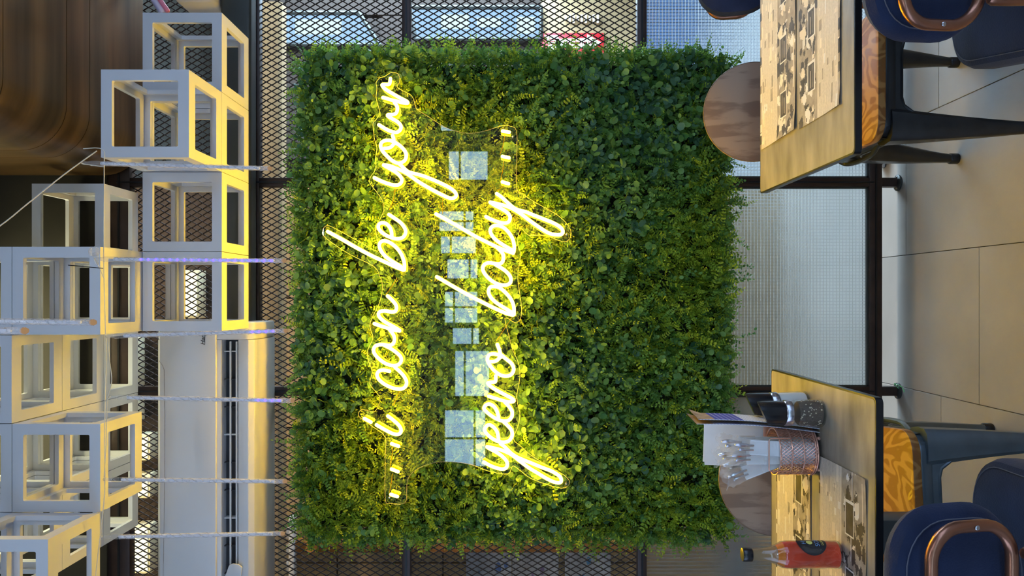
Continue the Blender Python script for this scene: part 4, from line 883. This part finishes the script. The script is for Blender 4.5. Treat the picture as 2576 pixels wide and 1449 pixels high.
navy_chair((1.145,2.50,0),PI,'dark velvet chair with its back to the partition beyond the bare table')
# ================================================================== things on the bottle table
def at(o,x,y): o.location=(x,y,TZ); return o
def mill(x,y,label,fill):
    o=empty('spice_mill',(x,y,TZ),label=label,cat='spice mill')
    MB().lathe([(.0295,.0005),(.031,.003),(.031,.010),(.0275,.060),(.0262,.066),(.0262,.068)],28).build('glass_jar',M['glass'],o)
    if fill=='pepper':
        MB().lathe([(.026,.004),(.0275,.008),(.0262,.050),(.024,.054)],20).build('peppercorn_bed',M['pepper'],o)
        pc=MB(); pw=MB(); r=random.Random(5)
        for i in range(420):
            a=r.uniform(0,2*PI); z=r.uniform(.006,.053); rad=.0288-.0028*(z/.055); c=Vector((math.cos(a)*(rad-.0015),math.sin(a)*(rad-.0015),z)); q=(pw if r.random()<.24 else pc)
            s=.0019*r.uniform(.8,1.2); q.lathe([(s*.3,-s),(s,-s*.4),(s,s*.4),(s*.3,s)],6,T=Matrix.Translation(c))
        p_=pc.build('black_peppercorns',M['pepper'],o); p_['kind']='stuff'; p_=pw.build('white_peppercorns',M['pepperw'],o); p_['kind']='stuff'
    else:
        MB().lathe([(.026,.004),(.0275,.008),(.0262,.060),(.024,.064)],20).build('salt',M['salt'],o)
    MB().lathe([(.0270,.068),(.0285,.069),(.0285,.082),(.0270,.084)],28).build('steel_ring',M['chrome'],o)
    # cap with a slanted top
    n=28; vs=[]
    for z,rr in ((.084,.0262),(.088,.0270),(.118,.0262),(.130,.0245)):
        for j in range(n):
            a=2*PI*j/n; zz=z+(.012*math.cos(a+.35) if z>.115 else 0); vs.append((rr*math.cos(a),rr*math.sin(a),zz))
    fs=[(i*n+j,i*n+(j+1)%n,(i+1)*n+(j+1)%n,(i+1)*n+j) for i in range(3) for j in range(n)]+[tuple(range(n))[::-1],tuple(3*n+j for j in range(n))]
    MB().add(vs,fs).build('cap',M['black_plastic'],o)
    return o
mill(-.2525,1.748,'spice mill full of mixed peppercorns with slanted black cap','pepper')
mill(-.246,1.842,'spice mill filled with white salt behind the peppercorn mill','salt')
# folded menu standing edge on
me_=empty('folded_menu',(-.290,1.742,TZ),label='folded paper menu with blue band standing between mill and wire basket',cat='menu')
def leafsheet(off, lean, y1, top, mats, name):
    m=MB(); nu,nv=6,30
    def fn(u,v):
        z=top*v; return Vector((off+lean*v+.006*math.sin(v*3.0)+.010*max(0,v-.9)*8*(u), .012+u*y1, z+.001))
    m.grid(fn,nu,nv); m.m=[ (2 if (i//(nu-1))/(nv-1)<.62 else 1 if (i//(nu-1))/(nv-1)<.86 else 0) for i in range(len(m.f))]
    # give the sheet real thickness
    k=len(m.v); m.v += [(v[0]-.0012,v[1],v[2]) for v in m.v]; m.f += [tuple(i+k for i in f[::-1]) for f in m.f]; m.m += m.m
    n_=nu*nv
    for j in range(nv-1): m.f += [(j*nu,(j+1)*nu,(j+1)*nu+k,j*nu+k),((j+1)*nu+nu-1,j*nu+nu-1,j*nu+nu-1+k,(j+1)*nu+nu-1+k)]; m.m += [2,2]
    return m.build(name,mats,me_)
leafsheet(.002,.020,.10,.268,[M['menu_tan'],M['menu_blue'],M['menu_white']],'front_leaf'); leafsheet(-.006,.018,.105,.272,[M['menu_tan'],M['menu_white'],M['menu_white']],'back_leaf')
# napkins standing behind the basket
nk=empty('napkin_stack',(-.345,1.875,TZ),label='white paper napkins standing behind the wire basket',cat='napkins')
for i in range(4):
    MB().grid(lambda u,v,i=i: Vector((-.052+.104*u+.002*i,.006*i+.006*math.sin(u*3+i)+.018*v*v,.222*v+.001-.004*(i%2)*v)),8,8).build('napkin',M['paper'],nk)
for i in range(2): MB().box(-.05,.05,-.006+.034*i,-.004+.034*i,0,.09).build('holder_plate',M['rose'],nk,bev=.0008)
# rose copper wire basket with cutlery packs
bx,by=-.3445,1.790; bs=empty('wire_basket',(bx,by,TZ),label='rose copper wire mesh basket holding wrapped cutlery',cat='basket')
rB=.052
def ringat(z,r,rad): return MB().tube([(r*math.cos(2*PI*i/36),r*math.sin(2*PI*i/36),z) for i in range(36)],rad,6,closed=True)
for z,rd in ((.010,.0016),(.0145,.0013),(.040,.0013),(.066,.0013),(.092,.0017)): ringat(z,rB,rd).build('hoop',M['rose'],bs)
wm=MB(); nd=44
for i in range(nd):
    for s in (1,-1):
        wm.tube([( (rB-.0012)*math.cos(2*PI*i/nd+s*t*1.25),(rB-.0012)*math.sin(2*PI*i/nd+s*t*1.25),.010+.082*t) for t in [q/7 for q in range(8)]],.00075,4,caps=False)
w_=wm.build('wire_mesh',M['rose'],bs); w_['kind']='stuff'
MB().lathe([(.001,.009),(rB,.009),(rB,.0105)],30).build('base',M['rose'],bs)
for i in range(4): 
    a=PI/4+i*PI/2; MB().lathe([(.002,0),(.0042,.0015),(.0042,.0055),(.002,.008)],10,(rB*.94*math.cos(a),rB*.94*math.sin(a))).build('ball_foot',M['rose'],bs)
hd=[(-.036,-rB*.72-.002,.07),(-.036,-rB*.72-.004,.112),(-.033,-rB*.72-.005,.116),(.033,-rB*.72-.005,.116),(.036,-rB*.72-.004,.112),(.036,-rB*.72-.002,.07)]
MB().tube([(p[0],p[1]-.002,p[2]) for p in hd],.0016,8).build('handle',M['rose'],bs)
# wrapped cutlery, one object each
packs=[(.008,-.034,.05,0,.185),(-.006,-.0225,-.02,0,.190),(.014,-.011,-.12,0,.185),(.010,.0,-.40,0,.205),(.010,.0115,-.26,0,.205),(.010,.0225,.02,0,.200),(.0,.034,-.10,0,.205)]
labs=['at the mill side of the basket','upright in the front of the basket','in the front middle of the basket','leaning far out over the basket rim','leaning out behind the steepest pack','upright at the rear of the basket','in the centre of the basket']
for i,(x,y,lx,ly,h) in enumerate(packs):
    o=empty('cutlery_pack',(bx+x,by+y,TZ+.011),label='cutlery in a white paper sleeve and clear film '+labs[i],cat='cutlery pack')
    r=random.Random(i); yaw=r.uniform(-.04,.04)
    T=Matrix.Rotation(math.atan(lx),4,'Y')@Matrix.Rotation(-math.atan(ly),4,'X')@Matrix.Rotation(yaw,4,'Z')
    w0=.017
    m=MB().grid(lambda u,v: T@Vector(((u-.5)*2*w0*(1-.05*v),-.0035+.004*math.cos((u-.5)*PI),h*.78*v)),7,10); m.build('paper_sleeve',M['sleeve'],o)
    m=MB().grid(lambda u,v: T@Vector(((u-.5)*2*w0*(1-.05*v),.0035-.003*math.cos((u-.5)*PI),h*.78*v)),7,10); m.build('sleeve_back',M['sleeve'],o)
    MB().tube([T@Vector((.004,0,h*.74)),T@Vector((.004,0,h*.80)),T@Vector((.004,0,h*.88)),T@Vector((.004,.0,h*.95))],[.0028,.0030,.0055,.003],8).build('spoon',M['chrome'],o)
    MB().tube([T@Vector((-.006,0,h*.74)),T@Vector((-.006,0,h*.84)),T@Vector((-.006,0,h*.90))],[.0025,.0028,.004],8).build('fork',M['chrome'],o)
    ph=r.random()*6
    def film(u,v):
        a=2*PI*u; crk=.0035*math.sin(a*5+v*11+ph)*max(0,v-.45)*2+.003*math.sin(v*31+a*3+ph)*max(0,v-.5)*2; rr=w0*(1.10+.25*max(0,v-.7)); z=h*(.58+.42*v)+.006*math.sin(a*3+ph)*v
        return T@Vector((math.cos(a)*(rr+crk),math.sin(a)*(.0040+crk*.25),z))
    MB().grid(film,22,26,closed_u=True).build('film',M['film'],o)
# hot sauce bottle
sb=empty('sauce_bottle',(-.529,1.640,TZ+.004),label='glass bottle of red hot sauce with round black label and black cap',cat='bottle')
MB().lathe([(.024,.0),(.0275,.003),(.0285,.008),(.0285,.108),(.0265,.120),(.0195,.134),(.0150,.146),(.0128,.172),(.0120,.178),(.0132,.179),(.0132,.183)],32).build('glass_body',M['glass'],sb)
MB().lathe([(.022,.004),(.0262,.007),(.0268,.011),(.0268,.108),(.0250,.1185)],32).build('sauce',M['sauce'],sb)
MB().lathe([(.0249,.1186),(.0215,.1255),(.0180,.1315)],28).build('thin_sauce',M['sauceo'],sb)
MB().lathe([(.0178,.1316),(.0140,.146),(.0120,.170),(.0112,.180)],28).build('stained_neck',M['neckfilm'],sb)
MB().lathe([(.0138,.182),(.0142,.183),(.0142,.199),(.0128,.201)],24).build('cap',M['black_plastic'],sb)
MB().lathe([(.0125,.2005),(.0132,.2012),(.010,.2025)],24).build('cap_top',mat('cap_gold',(.30,.25,.05),.35,.6),sb)
A0=math.radians(-16)        # label centre azimuth (from +x towards the viewer)
def wrap(u,z,r): a=A0+u/.0286; return Vector((r*math.cos(a),r*math.sin(a),z))
def disc(rad,cz,r,mm,name,x0=0): 
    m=MB(); n=28; vs=[wrap(x0,cz,r)]
    for k in (.5,1):
        for j in range(n): a=2*PI*j/n; vs.append(wrap(x0+rad*k*math.cos(a),cz+rad*k*math.sin(a),r))
    fs=[(0,1+j,1+(j+1)%n) for j in range(n)]+[(1+j,1+n+j,1+n+(j+1)%n,1+(j+1)%n) for j in range(n)]
    return m.add(vs,fs).build(name,mm,sb)
disc(.030,.062,.0288,M['labelk'],'label'); disc(.0062,.066,.0290,M['labely'],'emblem')
def wtext(s,size,u0,z0,mm,r=.0291):
    me2=text_mesh('label_text',s,size,0); 
    for v in me2.vertices: p=wrap(u0+v.co.x,z0+v.co.y,r); v.co=p
    me2.materials.append(mm); return obj('label_text',me2,sb)
wtext('HI',.012,0,.078,M['labelb']); wtext('SOS',.013,0,.051,M['labelb']); wtext('DOBR',.0065,0,.040,M['labely'])
